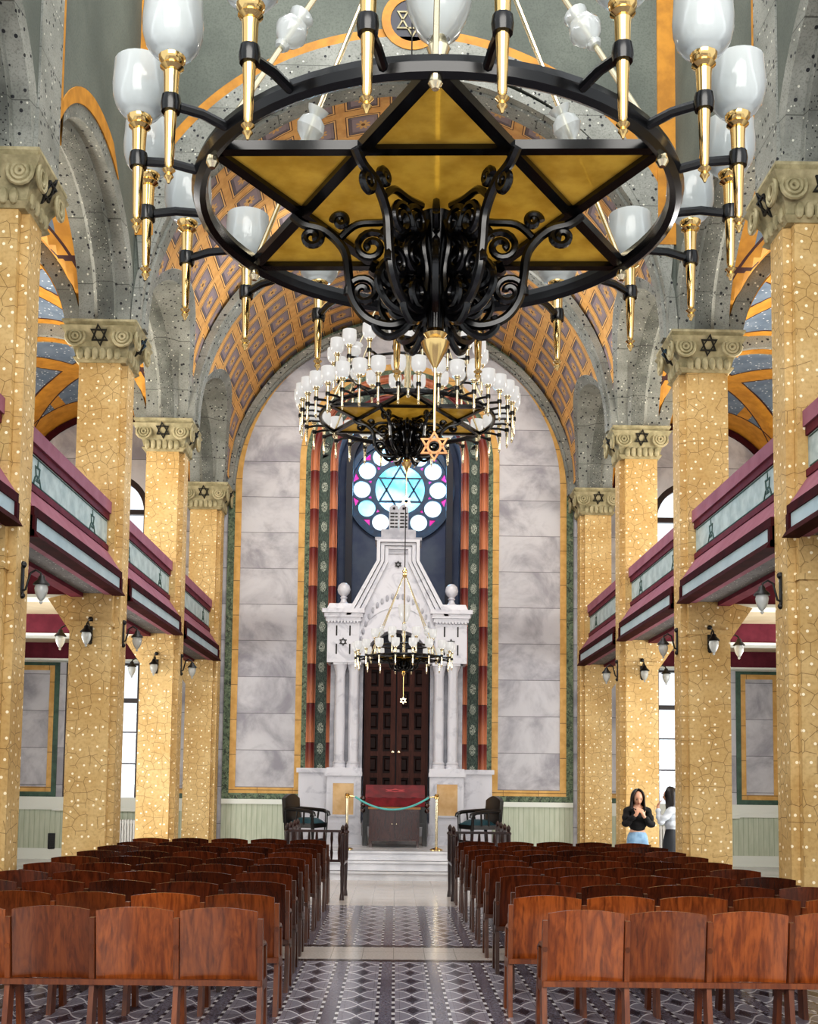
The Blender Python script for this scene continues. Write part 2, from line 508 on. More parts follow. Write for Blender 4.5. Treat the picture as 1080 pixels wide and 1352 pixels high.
for s in (-1, 1):
    m = MB(); m.box(min(s*3.6, s*1.95), max(s*3.6, s*1.95), YW-.02, YW+.01, .08, 1.16); struct(m, 'wainscot', 'beadboard', wf)
    m = MB(); m.box(min(s*3.6, s*1.95), max(s*3.6, s*1.95), YW-.06, YW+.01, 1.16, 1.26); m.box(min(s*3.6, s*1.95), max(s*3.6, s*1.95), YW-.05, YW+.01, 0, .1)
    struct(m, 'wainscot_rail', 'white_paint', wf)

# niche: striped jambs, leaf band, reveal and back
nf = empty('niche', (0, YW, 0), kind='structure')
def shift(mb):
    mb.v = [(a, b-YW, c) for a, b, c in mb.v]; return mb
for r0, r1 in ((1.68, 1.86), (1.29, 1.45)):
    m = MB(); arch_band(m, nx, nzs, r0, r1, 1.9, YW-.05, YW+.01)
    rc = (r0+r1)/2; n = 40
    pts = [(nx-rc, YW-.05, 1.9)]+[(nx-rc*cos(PI*k/n), YW-.05, nzs+rc*sin(PI*k/n)) for k in range(n+1)]+[(nx+rc, YW-.05, 1.9)]
    m.tube(pts, (r1-r0)/2*.8, 10, up=(0, 1, 0)); struct(shift(m), 'striped_column', 'red_stripe', nf)
m = MB(); m.uv = {}
n = 40; path = [(-1.565, 1.9), (-1.565, nzs)]+[(-1.565*cos(PI*k/n), nzs+1.565*sin(PI*k/n)) for k in range(1, n)]+[(1.565, nzs), (1.565, 1.9)]
L = 0; i0 = 0
for k, (a, b) in enumerate(path):
    if k: L += math.dist(path[k-1], (a, b))
    if b <= nzs: d = (-1 if a < 0 else 1, 0)
    else: q = math.hypot(a, b-nzs); d = (a/q, (b-nzs)/q)
    ll = L if a < 0 else (2*(nzs-1.9)+PI*1.565-L)
    for e, uu in ((-.115, -.5), (.115, .5)):
        m.uv[len(m.v)] = (uu, ll+1.9); m.v.append((nx+a+d[0]*e, YW-.02, b+d[1]*e))
    if k: j = 2*k; m.f.append((j-2, j-1, j+1, j))
struct(shift(m), 'leaf_band', 'leaf_band', nf)
YN = 24.35
m = MB(); a = arch_pts(nx, nzs, 1.29, .4)
for k in range(len(a)-1): m.quad((a[k][0], YW+.0, a[k][1]), (a[k+1][0], YW+.0, a[k+1][1]), (a[k+1][0], YN, a[k+1][1]), (a[k][0], YN, a[k][1]))
struct(shift(m), 'niche_reveal', 'reveal_glow_blue', nf, 1.)
m = MB(); arch_band(m, nx, nzs, 1.0, 1.14, 1.5, YN-.30, YN-.16); struct(shift(m), 'dark_inner_arch', 'niche_dark', nf)
rz, rx = 7.93, -.03
m = MB(); m.prism([arch_pts(nx, nzs, 1.35, .4), circ(rx, rz, 1.06, 48)], XZ, YN, YN+.2); struct(shift(m), 'niche_back', 'niche_blue', nf)
# Hebrew letters on the arch band, both sides
def letters(txt, side):
    for k, ch in enumerate(txt):
        cu = bpy.data.curves.new('letter', 'FONT'); cu.body = ch; cu.size = .2; cu.align_x = 'CENTER'; cu.align_y = 'CENTER'; cu.extrude = .004
        o = bpy.data.objects.new('letter', cu); C.objects.link(o)
        dg = bpy.context.evaluated_depsgraph_get(); me = bpy.data.meshes.new_from_object(o.evaluated_get(dg))
        bpy.data.objects.remove(o)
        o = bpy.data.objects.new('letter', me); me.materials.append(MATS['star_black']); C.objects.link(o); o.parent = nf
        th = rad(3+8.2*k) if side < 0 else rad(35.8-8.2*k)
        o.location = (nx+side*1.565*cos(th), -.035, nzs+1.565*sin(th))
        o.rotation_euler = (PI/2, -(PI/2-th) if side > 0 else (PI/2-th), 0) if False else (PI/2, (PI/2-th)*side, 0)
letters('דעלפנ', -1); letters('עומדל', 1)

# rose window
rw = empty('window_1', (rx, YN, rz), 'round stained glass window with a star of David above the white marble ark', 'window', kind='structure')
m = MB()
holes = [circ(0, 0, .53, 40)]
for k in range(12):
    a = PI/2+PI/6*k; holes.append(circ(.82*cos(a), .82*sin(a), .185, 20))
for k in range(12):
    a = PI/2+PI/6*(k+.5)
    q = lambda r, da: (r*cos(a+da), r*sin(a+da))
    holes.append([q(1.02, -.10), q(1.02, .10), q(.915, 0)]); holes.append([q(.64, -.05), q(.715, 0), q(.64, .05)])
m.prism([circ(0, 0, 1.08, 60)]+holes, XZ, -.02, .05); m.build('window_frame', 'rose_frame', rw)
m = MB(); m.prism([circ(0, 0, 1.18, 60), circ(0, 0, 1.06, 60)], XZ, -.10, .1); m.build('outer_frame', 'rose_frame', rw)
m = MB(); star(m, 0, 0, .55, .042, XZ, -.02, .03); m.build('star_tracery', 'rose_frame', rw)
m = MB(); m.prism([circ(0, 0, .54, 40)], XZ, .035, .037, False); m.build('centre_pane', 'aqua_glass', rw)
for k in range(12):
    a = PI/2+PI/6*k; m = MB(); m.prism([circ(.82*cos(a), .82*sin(a), .2, 20)], XZ, .035, .037, False)
    m.build('round_pane', 'aqua_glass' if k in (4, 6) else 'cyan_glass', rw)
m = MB()
for k in range(12):
    a = PI/2+PI/6*(k+.5); q = lambda r, da: (r*cos(a+da), r*sin(a+da))
    m.prism([[q(1.04, -.15), q(1.04, .15), q(.87, 0)]], XZ, .04, .042, False); m.prism([[q(.61, -.09), q(.75, 0), q(.61, .09)]], XZ, .04, .042, False)
m.build('magenta_panes', 'magenta_glass', rw)

# aisle end walls with windows and painted panels
def rect(x0, x1, z0, z1): return [(x0, z0), (x1, z0), (x1, z1), (x0, z1)]
wn = [1]
for s in (-1, 1):
    WX0, WX1 = 5.25, 6.85
    low = rect(min(s*WX0, s*WX1), max(s*WX0, s*WX1), 1.05, 4.1)
    xc = s*6.05
    up = arch_pts(xc, 7.2, .8, 5.2, 20)
    m = MB(); m.prism([rect(min(s*3.7, s*8.1), max(s*3.7, s*8.1), 0, 9.6), low, up], XZ, YW, YW+.3)
    ew = struct(m, 'wall_aisle_end', 'wall_marble')
    for x0, x1 in ((4.25, 5.12), (6.75, 7.95)):
        if x0 > 6: px0, px1 = 6.98, 7.95
        else: px0, px1 = 4.2, 5.1
        g = MB(); y = YW-.02
        g.prism([rect(min(s*px0, s*px1), max(s*px0, s*px1), 1.26, 4.05), rect(min(s*(px0+.1), s*(px1-.1)), max(s*(px0+.1), s*(px1-.1)), 1.36, 3.95)], XZ, y, YW+.01); struct(g, 'green_border', 'green_border', ew)
        g = MB(); px0 += .1; px1 -= .1
        g.prism([rect(min(s*px0, s*px1), max(s*px0, s*px1), 1.36, 3.95), rect(min(s*(px0+.1), s*(px1-.1)), max(s*(px0+.1), s*(px1-.1)), 1.46, 3.85)], XZ, y+.005, YW+.01); struct(g, 'yellow_border', 'yellow_border', ew)
    a, b = min(s*4.1, s*8), max(s*4.1, s*8)
    g = MB(); g.box(a, b, YW-.02, YW+.01, .08, 1.0); struct(g, 'wainscot', 'beadboard', ew)
    g = MB(); g.box(a, b, YW-.07, YW+.01, 1.0, 1.09); g.box(a, b, YW-.05, YW+.01, 1.09, 1.26); g.box(a, b, YW-.05, YW+.01, 0, .22); struct(g, 'wainscot_rail', 'white_paint', ew)
    for lo in (True, False):
        wn[0] += 1
        wd = empty('window_%d' % wn[0], (xc, YW+.12, 1.05 if lo else 5.2), kind='structure')
        h = 3.05 if lo else 2.0
        m = MB()
        if lo:
            m.prism([rect(-.8, .8, 0, h), rect(-.66, .66, .12, h-.12)], XZ, -.1, .08)
            m.box(-.05, .05, -.06, .06, .1, h-.1)
            for z, t in ((.9, .03), (1.55, .03), (2.2, .09)): m.box(-.7, .7, -.06, .06, z-t/2, z+t/2)
        else:
            o = arch_pts(0, h, .8, 0, 20); i = arch_pts(0, h, .68, .12, 20)
            m.prism([o, i], XZ, -.1, .08); m.box(-.04, .04, -.05, .05, .1, h)
            for z, t in ((h, .1), (1.05, .035)): m.box(-.7, .7, -.06, .06, z-t/2, z+t/2)
        m.build('window_frame', 'window_frame', wd)
        m = MB(); m.prism([rect(-.72, .72, .05, h-.05) if lo else arch_pts(0, h, .72, .05, 20)], XZ, .0, .004); m.build('glass', 'clear_glass', wd)
        if lo:
            m = MB(); m.box(-.95, .95, -.26, -.1, -.07, 0); m.build('window_sill', 'white_paint', wd)
    # moulded arch on the aisle end wall
    g = MB(); arch_band(g, s*6.15, 7.45, 1.72, 1.84, 7.45, YW-.06, YW+.01, 30); struct(g, 'painted_arch', 'dark_maroon', ew)
    # outer side walls
    m = MB(); m.box(min(s*XW, s*(XW+.3)), max(s*XW, s*(XW+.3)), 4, YW, 0, 9.6); struct(m, 'wall_left' if s < 0 else 'wall_right', 'wall_marble')

# radiators under the aisle windows
for s in (-1, 1):
    r = empty('radiator', (s*5.45, YW-.18, 0), 'white ribbed radiator under the tall window behind the %s pillars' % ('left-hand' if s < 0 else 'right-hand'), 'radiator', 'radiators under the aisle windows')
    m = MB()
    for k in range(12): m.box(-.33+k*.055, -.29+k*.055, -.055, .055, .14, .82)
    m.box(-.33, .32, -.03, .03, .17, .23); m.box(-.33, .32, -.03, .03, .74, .8); m.build('radiator_ribs', 'radiator_paint', r)
    for x in (-.28, .27): m = MB(); m.box(x-.02, x+.02, -.05, .05, 0, .16); m.build('foot', 'radiator_paint', r)

vt = empty('wall_vent', (-7.02, YW-.03, .2), 'small black slot vent low on the green wainscot left of the second left-hand pillar', 'vent')
m = MB(); m.prism([rect(-.07, .07, 0, .32), rect(-.05, .05, .02, .30)], XZ, -.02, .005); m.build('frame', 'black_iron', vt)
m = MB()
for q in range(7): m.box(-.05, .05, -.01, .0, .03+q*.04, .055+q*.04)
m.box(-.05, .05, .0, .005, .02, .3); m.build('slats', 'black_iron', vt)

# ------------------------------------------------------------------ pillars
def pillar(k, s):
    y = YK[k]
    side = 'left' if s < 0 else 'right'
    p = empty('pillar', (s*(XB+XO)/2, y+.1, 0), kind='structure')
    ox, oy = s*(XB+XO)/2, y+.1
    def loc(mb):
        mb.v = [(a*s-ox, b-oy, c) for a, b, c in mb.v]; return mb
    m = MB(); m.box(XB, XO, y-.12, y+.42, 0, ZK-.5); m.box(XP, XB, y-.02, y+.34, 0, ZK-.5)
    m.build('shaft', 'pillar_paint', p) if False else loc(m).build('shaft', 'pillar_paint', p)
    m = MB(); m.hexa([(XO, y-.1, 3.55), (XO, y+.4, 3.55), (XO, y+.4, 3.6), (XO, y-.1, 3.6)]+[(XO+.3, y-.1, 3.98), (XO+.3, y+.4, 3.98), (XO, y+.4, 4.05), (XO, y-.1, 4.05)])
    m.box(XB-.02, XO+.02, y-.15, y+.44, 3.62, 3.68)
    loc(m).build('corbel', 'pillar_paint', p)
    # capital
    m = MB(); x0, x1, y0, y1 = XB-.02, XO+.02, y-.14, y+.44
    zb, zt = ZK-.52, ZK
    rings = [(zb, .0), (zb+.05, .05), (zb+.08, .02), (zb+.2, .05), (zb+.32, .12), (zt-.09, .19), (zt-.08, .13), (zt-.03, .17), (zt, .17)]
    for (za, ea), (zc, ec) in zip(rings, rings[1:]):
        A = [(x0-ea-.05, y0-ea, za), (x1+ea, y0-ea, za), (x1+ea, y1+ea, za), (x0-ea-.05, y1+ea, za)]
        B = [(x0-ec-.05, y0-ec, zc), (x1+ec, y0-ec, zc), (x1+ec, y1+ec, zc), (x0-ec-.05, y1+ec, zc)]
        m.hexa(A+B)
    for cx, dy in ((x0-.03, 0), (x1, 0)):                # volutes on the front
        for rr in (.12, .075, .035):
            m.tube([(cx+rr*cos(2*PI*q/14), y0-.13, zt-.22+rr*sin(2*PI*q/14)) for q in range(14)], .022, 6, True, up=(0, 1, 0))
    for cy in (y0, y1):
        for rr in (.12, .07):
            m.tube([(x0-.2, cy+rr*cos(2*PI*q/14), zt-.22+rr*sin(2*PI*q/14)) for q in range(14)], .022, 6, True, up=(1, 0, 0))
    for q in range(6):                                   # leaf tips
        xx = x0+(q+.5)*(x1-x0)/6; m.ball((xx, y0-.05, zb+.1), .06, 8, 6, (.8, .6, 1.4))
    for q in range(4): m.ball((x0-.09, y0+.07+q*.14, zb+.1), .06, 8, 6, (.6, .8, 1.4))
    loc(m).build('capital', 'capital_stone', p)
    m = MB(); cxs = (x0+x1)/2-.02
    fl = lambda b: .05+(b-(zt-.32))*.6
    star(m, cxs, zt-.2, .125, .014, lambda a, b, d: (a, y0-fl(b)-d, b), -.02, .022); loc(m).build('star_emblem', 'star_black', p)
    m = MB(); star(m, (y0+y1)/2, zt-.2, .125, .014, lambda a, b, d: (x0-.05-fl(b)-d, a, b), -.02, .022); loc(m).build('star_emblem', 'star_black', p)
    if k == 0 or k == 1:
        m = MB(); m.box(XP-.08, XO, y-.12, y+.55, ZK, 16); loc(m).build('upper_pier', 'grey_dotted', p)
    return p
for s in (-1, 1):
    for k in range(0, 5): pillar(k, s)

# ------------------------------------------------------------------ arcade arches, vaults
A_IN, B_IN, A_OUT, B_OUT = 1.76, 1.46, 1.90, 1.62
bays = [(YK[k]+.36, YK[k+1]-.06) for k in range(4)]
def ell(yc, a, b, th): return (yc-a*cos(th), ZK+b*sin(th))
def xv(z, flat): return 3.6 if flat else (RV+.02 if z <= ZS else sqrt(max(.01, RV*RV-(z-ZS)**2)))
for s in (-1, 1):
    for k, (y0, y1) in enumerate(bays):
        yc = (y0+y1)/2; flat = k < 2; n = 36
        ar = empty('arcade_arch', (s*4, yc, ZK), kind='structure')
        secs = [(1, 0, 0), (0, 0, .03), (0, 0, .2), (-.5, None, 3.82), (-.55, None, 3.86), (-.55, None, 4.0), (-.5, None, 4.04), (0, None, 4.1), (0, None, 4.3), (1, None, 4.3)]
        def pt(u, sec, th):
            q = sec[0]; a = A_IN+(A_OUT-A_IN)*q; b = B_IN+(B_OUT-B_IN)*q
            y, z = ell(yc, a, b, th); X_ = sec[2] if sec[1] is None else xv(z, flat)+sec[2]
            return (s*(X_-4), y-yc, z-ZK)
        def strip(i0, i1, name, mt):
            m = MB(); ss = secs[i0:i1+1]
            m.grid(n, len(ss)-1, lambda u, v: pt(u, ss[round(v*(len(ss)-1))], PI*u)); m.build(name, mt, ar, angle=.5)
        strip(0, 3, 'arch_face', 'grey_dotted'); strip(3, 6, 'chain_moulding', 'grey_chain'); strip(6, 9, 'arch_soffit', 'grey_dotted')
        # wall above in the tall crossing bays
        if flat:
            a0, a1 = (YK[k]+.5, YK[k+1]-.1) if k == 1 else (YK[k]+.5, YK[k+1]-.1)
            pts = [(a0, ZK)]+[ell(yc, A_OUT, B_OUT, PI*q/n) for q in range(n+1)]+[(a1, ZK), (a1, 16), (a0, 16)]
            pts = [pts[0]]+[p_ for p_ in pts[1:-3] if a0 < p_[0] < a1]+pts[-3:]
            m = MB(); m.prism([pts], lambda a, b, d: (s*d, a, b), 3.6, 4.2); struct(m, 'wall_clerestory', 'grey_plaster')
            m = MB(); o2 = []
            loop = [(a0+.12, 16)]+[ell(yc, A_OUT+.0, B_OUT+.22, PI*q/n) for q in range(n+1)]+[(a1-.02, 16)]
            loop_in = [ell(yc, A_OUT-.05, B_OUT, PI*q/n) for q in range(n+1)]
            m.prism([[(a0, ZK+.0), (a0, 16), (a0+.13, 16), (a0+.13, ZK+.55)]+[q for q in [ell(yc, A_OUT, B_OUT+.2, PI*i/n) for i in range(5, n//2+4)] if q[0] > a0+.13]+[ell(yc, A_OUT-.04, B_OUT-.01, PI*i/n) for i in range(n//2+5, 0, -1)]],
                    lambda a, b, d: (s*d, a, b), 3.585, 3.6); struct(m, 'trim_%d' % (k+1+4*(s > 0)), 'ochre_paint')

# nave barrel vault over the far bays
for k in (2, 3):
    ya, yb = YK[k]-.1, (YK[k+1]-.1 if k < 3 else YW)
    y0, y1 = bays[k]; yc = (y0+y1)/2; nu, nv = 64, 48
    def vz(y):
        q = 1-((y-yc)/A_OUT)**2
        return max(ZS, ZK+B_OUT*sqrt(q)) if q > 0 else ZS
    def fn(u, v):
        y = ya+(yb-ya)*u; z0 = vz(y); a0 = math.asin(min(1, (z0-ZS)/RV)); th = a0+(PI-2*a0)*v
        return (-RV*cos(th), y, ZS+RV*sin(th))
    def uvf(u, v):
        y = ya+(yb-ya)*u; z0 = vz(y); a0 = math.asin(min(1, (z0-ZS)/RV)); th = a0+(PI-2*a0)*v
        return (RV*th, y-14.6)
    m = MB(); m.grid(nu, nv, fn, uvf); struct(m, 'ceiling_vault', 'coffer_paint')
for k in (2, 3, 4):
    m = MB(); y = YK[k]+.1 if k < 4 else YW-.12; hw = .24 if k < 4 else .14
    arch_band(m, 0, ZS-.2, RV-.07, RV+.05, ZK, y-hw, y+hw); arch_band(m, 0, ZS-.2, RV-.11, RV-.06, ZK, y-hw*.45, y+hw*.45)
    struct(m, 'ceiling_rib', 'grey_dotted')
# spandrel wall over the mouth of the vault
yf = YK[2]-.12
o = [(-3.62, ZK)]+[(-3.5*cos(PI*q/48), ZS+3.5*sin(PI*q/48)) for q in range(49)]+[(3.62, ZK), (3.62, 16), (-3.62, 16)]
m = MB(); m.prism([o], XZ, yf, yf+.25); sp = struct(m, 'wall_spandrel', 'grey_plaster')
def ring_clip(r0, r1):
    pts = []
    lim = 3.61
    A = [(r1*cos(PI*q/80), ZS+r1*sin(PI*q/80)) for q in range(81)]; B = [(r0*cos(PI*q/80), ZS+r0*sin(PI*q/80)) for q in range(81)]
    A = [q for q in A if abs(q[0]) < lim]; B = [q for q in B if abs(q[0]) < lim]
    return A+B[::-1]
m = MB(); m.prism([ring_clip(3.48, 3.84)], XZ, yf-.03, yf); struct(m, 'dotted_arch_band', 'grey_dotted', sp)
m = MB(); m.prism([ring_clip(3.84, 3.97)], XZ, yf-.012, yf)
for s in (-1, 1): m.box(min(s*3.6, s*3.36), max(s*3.6, s*3.36), yf-.036, yf-.002, 8.85, 16)
m.prism([circ(.05, 11.92, .42, 30), circ(.05, 11.92, .3, 30)], XZ, yf-.04, yf-.005)
struct(m, 'ochre_arch_band', 'ochre_paint', sp)
m = MB(); m.prism([circ(.05, 11.92, .3, 30)], XZ, yf-.03, yf-.006); struct(m, 'medallion', 'niche_dark', sp)
m = MB(); star(m, .05, 11.92, .25, .02, XZ, yf-.045, yf-.02); struct(m, 'star_emblem', 'capital_stone', sp)
# groin vaults over the galleries
for s in (-1, 1):
    xc = 6.15
    m = MB(); m.uv = {}
    for k in range(1, 4):
        ya, yb = YK[k]+.1, (YK[k+1]+.1 if k < 3 else YW); yc = (bays[k][0]+bays[k][1])/2
        def zz(x, y):
            z1 = 7.45+sqrt(max(0, 1.86**2-(x-xc)**2)); q = 1-((y-yc)/A_OUT)**2
            return max(z1, ZK+B_OUT*sqrt(q) if q > 0 else 0)
        fn = lambda u, v: (s*(4.29+3.72*v), ya+(yb-ya)*u, zz(4.29+3.72*v, ya+(yb-ya)*u))
        uf = lambda u, v: ((4.29+3.72*v-xc)/1.86, (ya+(yb-ya)*u-yc)/2.05)
        m.grid(44, 40, fn, uf)
    struct(m, 'ceiling_gallery', 'starry_vault', angle=.4)
    for k in range(1, 4):
        m = MB(); y = YK[k]+.12
        arch_band(m, s*xc, 7.45, 1.66, 1.87, 7.45, y-.17, y+.17, 28); struct(m, 'ceiling_rib', 'grey_dotted')
        m = MB(); arch_band(m, s*xc, 7.45, 1.64, 1.7, 7.45, y-.08, y+.08, 28); arch_band(m, s*xc, 7.45, 1.7, 1.87, 7.45, y+.17, y+.22, 28); struct(m, 'ceiling_rib', 'ochre_paint')
    # roof over the gallery's near bay
    m = MB(); m.box(min(s*4.3, s*8.2), max(s*4.3, s*8.2), 3.9, YK[1]+.1, 9.4, 9.6); struct(m, 'ceiling_near', 'grey_plaster')

# ------------------------------------------------------------------ galleries
PROF = [('top_rail', 'pink_paint', 3.79, 4.02, 5.095, 5.25), ('rail_moulding', 'maroon_paint', 3.815, 4.0, 5.01, 5.095), ('marbled_panel', 'pale_panel', 3.84, 3.97, 4.67, 5.01),
        ('lower_moulding', 'maroon_paint', 3.815, 3.97, 4.61, 4.68), ('pink_band', 'pink_paint', None, None, 4.33, 4.61), ('dark_moulding', 'dark_maroon', 3.625, 3.97, 4.24, 4.33),
        ('pale_strip', 'pale_blue', 3.64, 3.97, 4.10, 4.24), ('cornice', 'dark_maroon', 3.575, 3.74, 4.02, 4.10)]
where = ['nearest the camera, mostly out of frame', 'between the foremost and second pillars', 'between the second and third pillars', 'next to the ark wall']
for s in (-1, 1):
    sd = 'left-hand' if s < 0 else 'right-hand'
    for k in range(4):
        ya, yb = YK[k]+.34, YK[k+1]-.12
        xo, yo = s*3.9, (ya+yb)/2
        b = empty('gallery_balustrade', (xo, yo, 4.03), 'maroon and grey %s gallery balustrade %s' % (sd, where[k]), 'balustrade', 'gallery balustrades between the pillars')
        def put(mb, name, mt):
            mb.v = [(s*a-xo, c-yo, d-4.03) for a, c, d in mb.v]; return mb.build(name, mt, b)
        for name, mt, x0, x1, z0, z1 in PROF:
            m = MB()
            if x0 is None:
                m.hexa([(3.64, ya, z0), (3.97, ya, z0), (3.97, yb, z0), (3.64, yb, z0), (3.83, ya, z1), (3.97, ya, z1), (3.97, yb, z1), (3.83, yb, z1)])
            elif name == 'cornice':
                m.hexa([(x0, ya-.0, z0), (x1, ya-.0, z0), (x1, yb, z0), (x0, yb, z0), (x0+.05, ya, z1), (x1, ya, z1), (x1, yb, z1), (x0+.05, yb, z1)])
                for e in (ya, yb-.07): m.box(3.615, 3.7, e, e+.07, 4.03, 4.24)
            else: m.box(x0, x1, ya, yb, z0, z1)
            put(m, name, mt)
        m = MB()                                       # two green lamp motifs on the panel
        for yy in (ya+(yb-ya)*.2, ya+(yb-ya)*.8):
            fn = lambda a, c, d: (d, a, c)
            d0, d1 = 3.834, 3.842
            m.prism([[(yy-.06, 4.80), (yy+.06, 4.80), (yy+.085, 4.91), (yy-.085, 4.91)], [(yy-.035, 4.82), (yy+.035, 4.82), (yy+.055, 4.89), (yy-.055, 4.89)]], fn, d0, d1)
            m.prism([[(yy-.015, 4.91), (yy+.015, 4.91), (yy, 4.98)]], fn, d0, d1); m.prism([[(yy-.06, 4.75), (yy+.06, 4.75), (yy, 4.80)]], fn, d0, d1)
            for e in (-1, 1): m.prism([[(yy+e*.15, 4.70), (yy+e*.11, 4.70), (yy+e*.05, 4.80), (yy+e*.08, 4.80)]], fn, d0, d1)
        put(m, 'green_motif', 'green_motif')
        m = MB(); 
        for z in (4.70, 4.985): m.box(3.834, 3.842, ya+.05, yb-.05, z, z+.012)
        put(m, 'panel_line', 'green_motif')
        # soffit behind the cornice
        m = MB(); m.box(3.72, 3.84, ya, yb, 4.035, 4.1); put(m, 'soffit_band', 'pink_paint')
        m = MB(); m.box(3.84, 4.12, ya, yb, 4.05, 4.1); put(m, 'soffit_panel', 'soffit_grey')
        m = MB(); m.box(4.12, 4.28, ya, yb, 4.0, 4.12); put(m, 'soffit_beam', 'maroon_paint')
    m = MB(); m.box(min(s*3.97, s*XW), max(s*3.97, s*XW), 3.9, YW-.001, 4.36, 4.48); fl = struct(m, 'ceiling_aisle', 'cream_paint')
    for k in range(5):
        y = YK[k]
        m = MB(); m.box(min(s*(XO+.02), s*XW), max(s*(XO+.02), s*XW), y-.02, y+.34, 4.03, 4.36); struct(m, 'ceiling_beam', 'maroon_paint', fl)
        m = MB(); m.box(min(s*(XO+.02), s*XW), max(s*(XO+.02), s*XW), y-.05, y+.37, 4.0, 4.04); struct(m, 'ceiling_beam_trim', 'white_paint', fl)

# ------------------------------------------------------------------ marble steps and ark
st = MB()
for y0, z0, z1 in ((19.45, 0, .15), (19.78, .15, .3), (20.11, .3, .45)):
    st.box(-2.6, 2.6, y0, YW, z0, z1)
    st.box(-2.63, 2.63, y0-.03, y0+.1, z1-.04, z1)
struct(st, 'trim_steps', 'step_marble')

AX, AY, AZ = -.05, 22.2, .45
ark = empty('torah_ark', (AX, AY, AZ), 'tall white marble ark with paired columns, a pointed gable and stone tablets on top', 'ark')
def put(mb, name, mt, par=None, label=None, angle=.6): return mb.build(name, mt, par or ark, label, angle)
def both(mb):
    r = mb.mirror(); i = len(mb.v); mb.v += r.v; mb.f += [tuple(i+q for q in f_) for f_ in r.f]; return mb
# local coords: x about axis, y=0 front plane, z from platform
for s in (-1, 1):
    m = MB(); m.box(-1.9, -1.28, .35, 1.3, 0, 1.36); m.box(-1.94, -1.28, .31, 1.3, 1.36, 1.45); m = m if s < 0 else m.mirror(); put(m, 'side_plinth', 'ark_marble')
    m = MB(); m.box(-1.32, -.66, -.05, 1.3, 0, 1.3); m.box(-1.36, -.64, -.1, 1.3, 1.3, 1.38); m.box(-1.33, -.65, -.07, 1.3, 1.38, 1.46); m.box(-1.36, -.64, -.09, 1.3, 0, .4); m.box(-1.38, -.62, -.11, 1.3, .0, .16); m = m if s < 0 else m.mirror(); put(m, 'column_plinth', 'ark_marble')
for s in (-1, 1):
    m = MB(); m.box(s*1.0-.2, s*1.0+.2, -.065, -.04, .56, 1.16); put(m, 'inset_panel', 'inset_marble', None, 'yellow veined marble panel')
    m = MB(); m.prism([rect(s-.24, s+.24, .52, 1.2), rect(s-.2, s+.2, .56, 1.16)], XZ, -.075, -.04); put(m, 'panel_border', 'ark_marble')
m = MB(); m.box(-.64, .64, .1, .6, 0, .15); m.box(-.64, .64, .25, .6, .15, .3); m.box(-.64, .64, .4, .6, .3, .45); put(m, 'ark_steps', 'step_marble')
for cx in (-1.1, -.83, .83, 1.1):
    m = MB(); z0 = 1.46
    m.lathe([(.135, z0), (.135, z0+.05), (.115, z0+.07), (.125, z0+.1), (.1, z0+.13), (.108, z0+.9), (.095, z0+1.8), (.105, z0+1.84), (.1, z0+1.87), (.13, z0+1.96), (.14, z0+2.0)], 18, (cx, .1, 0))
    m.box(cx-.14, cx+.14, -.04, .24, z0+2.0, z0+2.05); put(m, 'column', 'ark_marble')
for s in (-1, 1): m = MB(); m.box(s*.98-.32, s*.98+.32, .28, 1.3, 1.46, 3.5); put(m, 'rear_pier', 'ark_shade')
# body with arched opening above the doors
m = MB(); zt = 4.5
body = [(-1.3, 3.5), (-.63, 3.5)]+[(-.63*cos(PI*k/24), 3.52+.63*sin(PI*k/24)) for k in range(25)]+[(.63, 3.5), (1.3, 3.5), (1.3, 4.36), (.93, 4.55), (.42, 5.5), (.42, 5.92), (-.42, 5.92), (-.42, 5.5), (-.93, 4.55), (-1.3, 4.36)]
m.prism([body], XZ, .02, 1.0); put(m, 'ark_body', 'ark_marble')
for s in (-1, 1):
    m = MB(); x0, x1 = (-1.36, -.74) if s < 0 else (.74, 1.36)
    m.box(min(x0, x1), max(x0, x1), -.06, .6, 3.5, 4.32); put(m, 'frieze_block', 'ark_marble')
    m = MB(); a, b = min(x0, x1), max(x0, x1)
    m.box(a-.03, b+.03, -.1, .6, 4.30, 4.38); m.box(a-.06, b+.06, -.14, .6, 4.38, 4.46); m.box(a-.1, b+.1, -.18, .6, 4.46, 4.54); m.box(a-.02, b+.02, -.08, .6, 4.54, 4.66, .05)
    for q in range(10): m.box(a+.01+q*.062, a+.045+q*.062, -.13, 0, 4.27, 4.31)
    put(m, 'cornice', 'ark_marble')
    m = MB()
    for dx in (-.13, .13):
        for z in (3.66, 4.02): m.box(s*1.05+dx-.014, s*1.05+dx+.014, -.066, -.05, z, z+.2)
    put(m, 'carved_slit', 'star_black')
    m = MB(); star(m, s*1.05, 3.9, .085, .012, XZ, -.075, -.05); put(m, 'star_emblem', 'star_black')
    m = MB(); m.lathe([(.13, 4.62), (.13, 4.66), (.07, 4.7), (.05, 4.76), (.075, 4.79), (.05, 4.82), (.06, 4.83), (.11, 4.88), (.13, 4.95), (.11, 5.03), (.06, 5.08), (.005, 5.095)], 18, (s*1.06, .12, 0)); put(m, 'ball_finial', 'ark_marble')
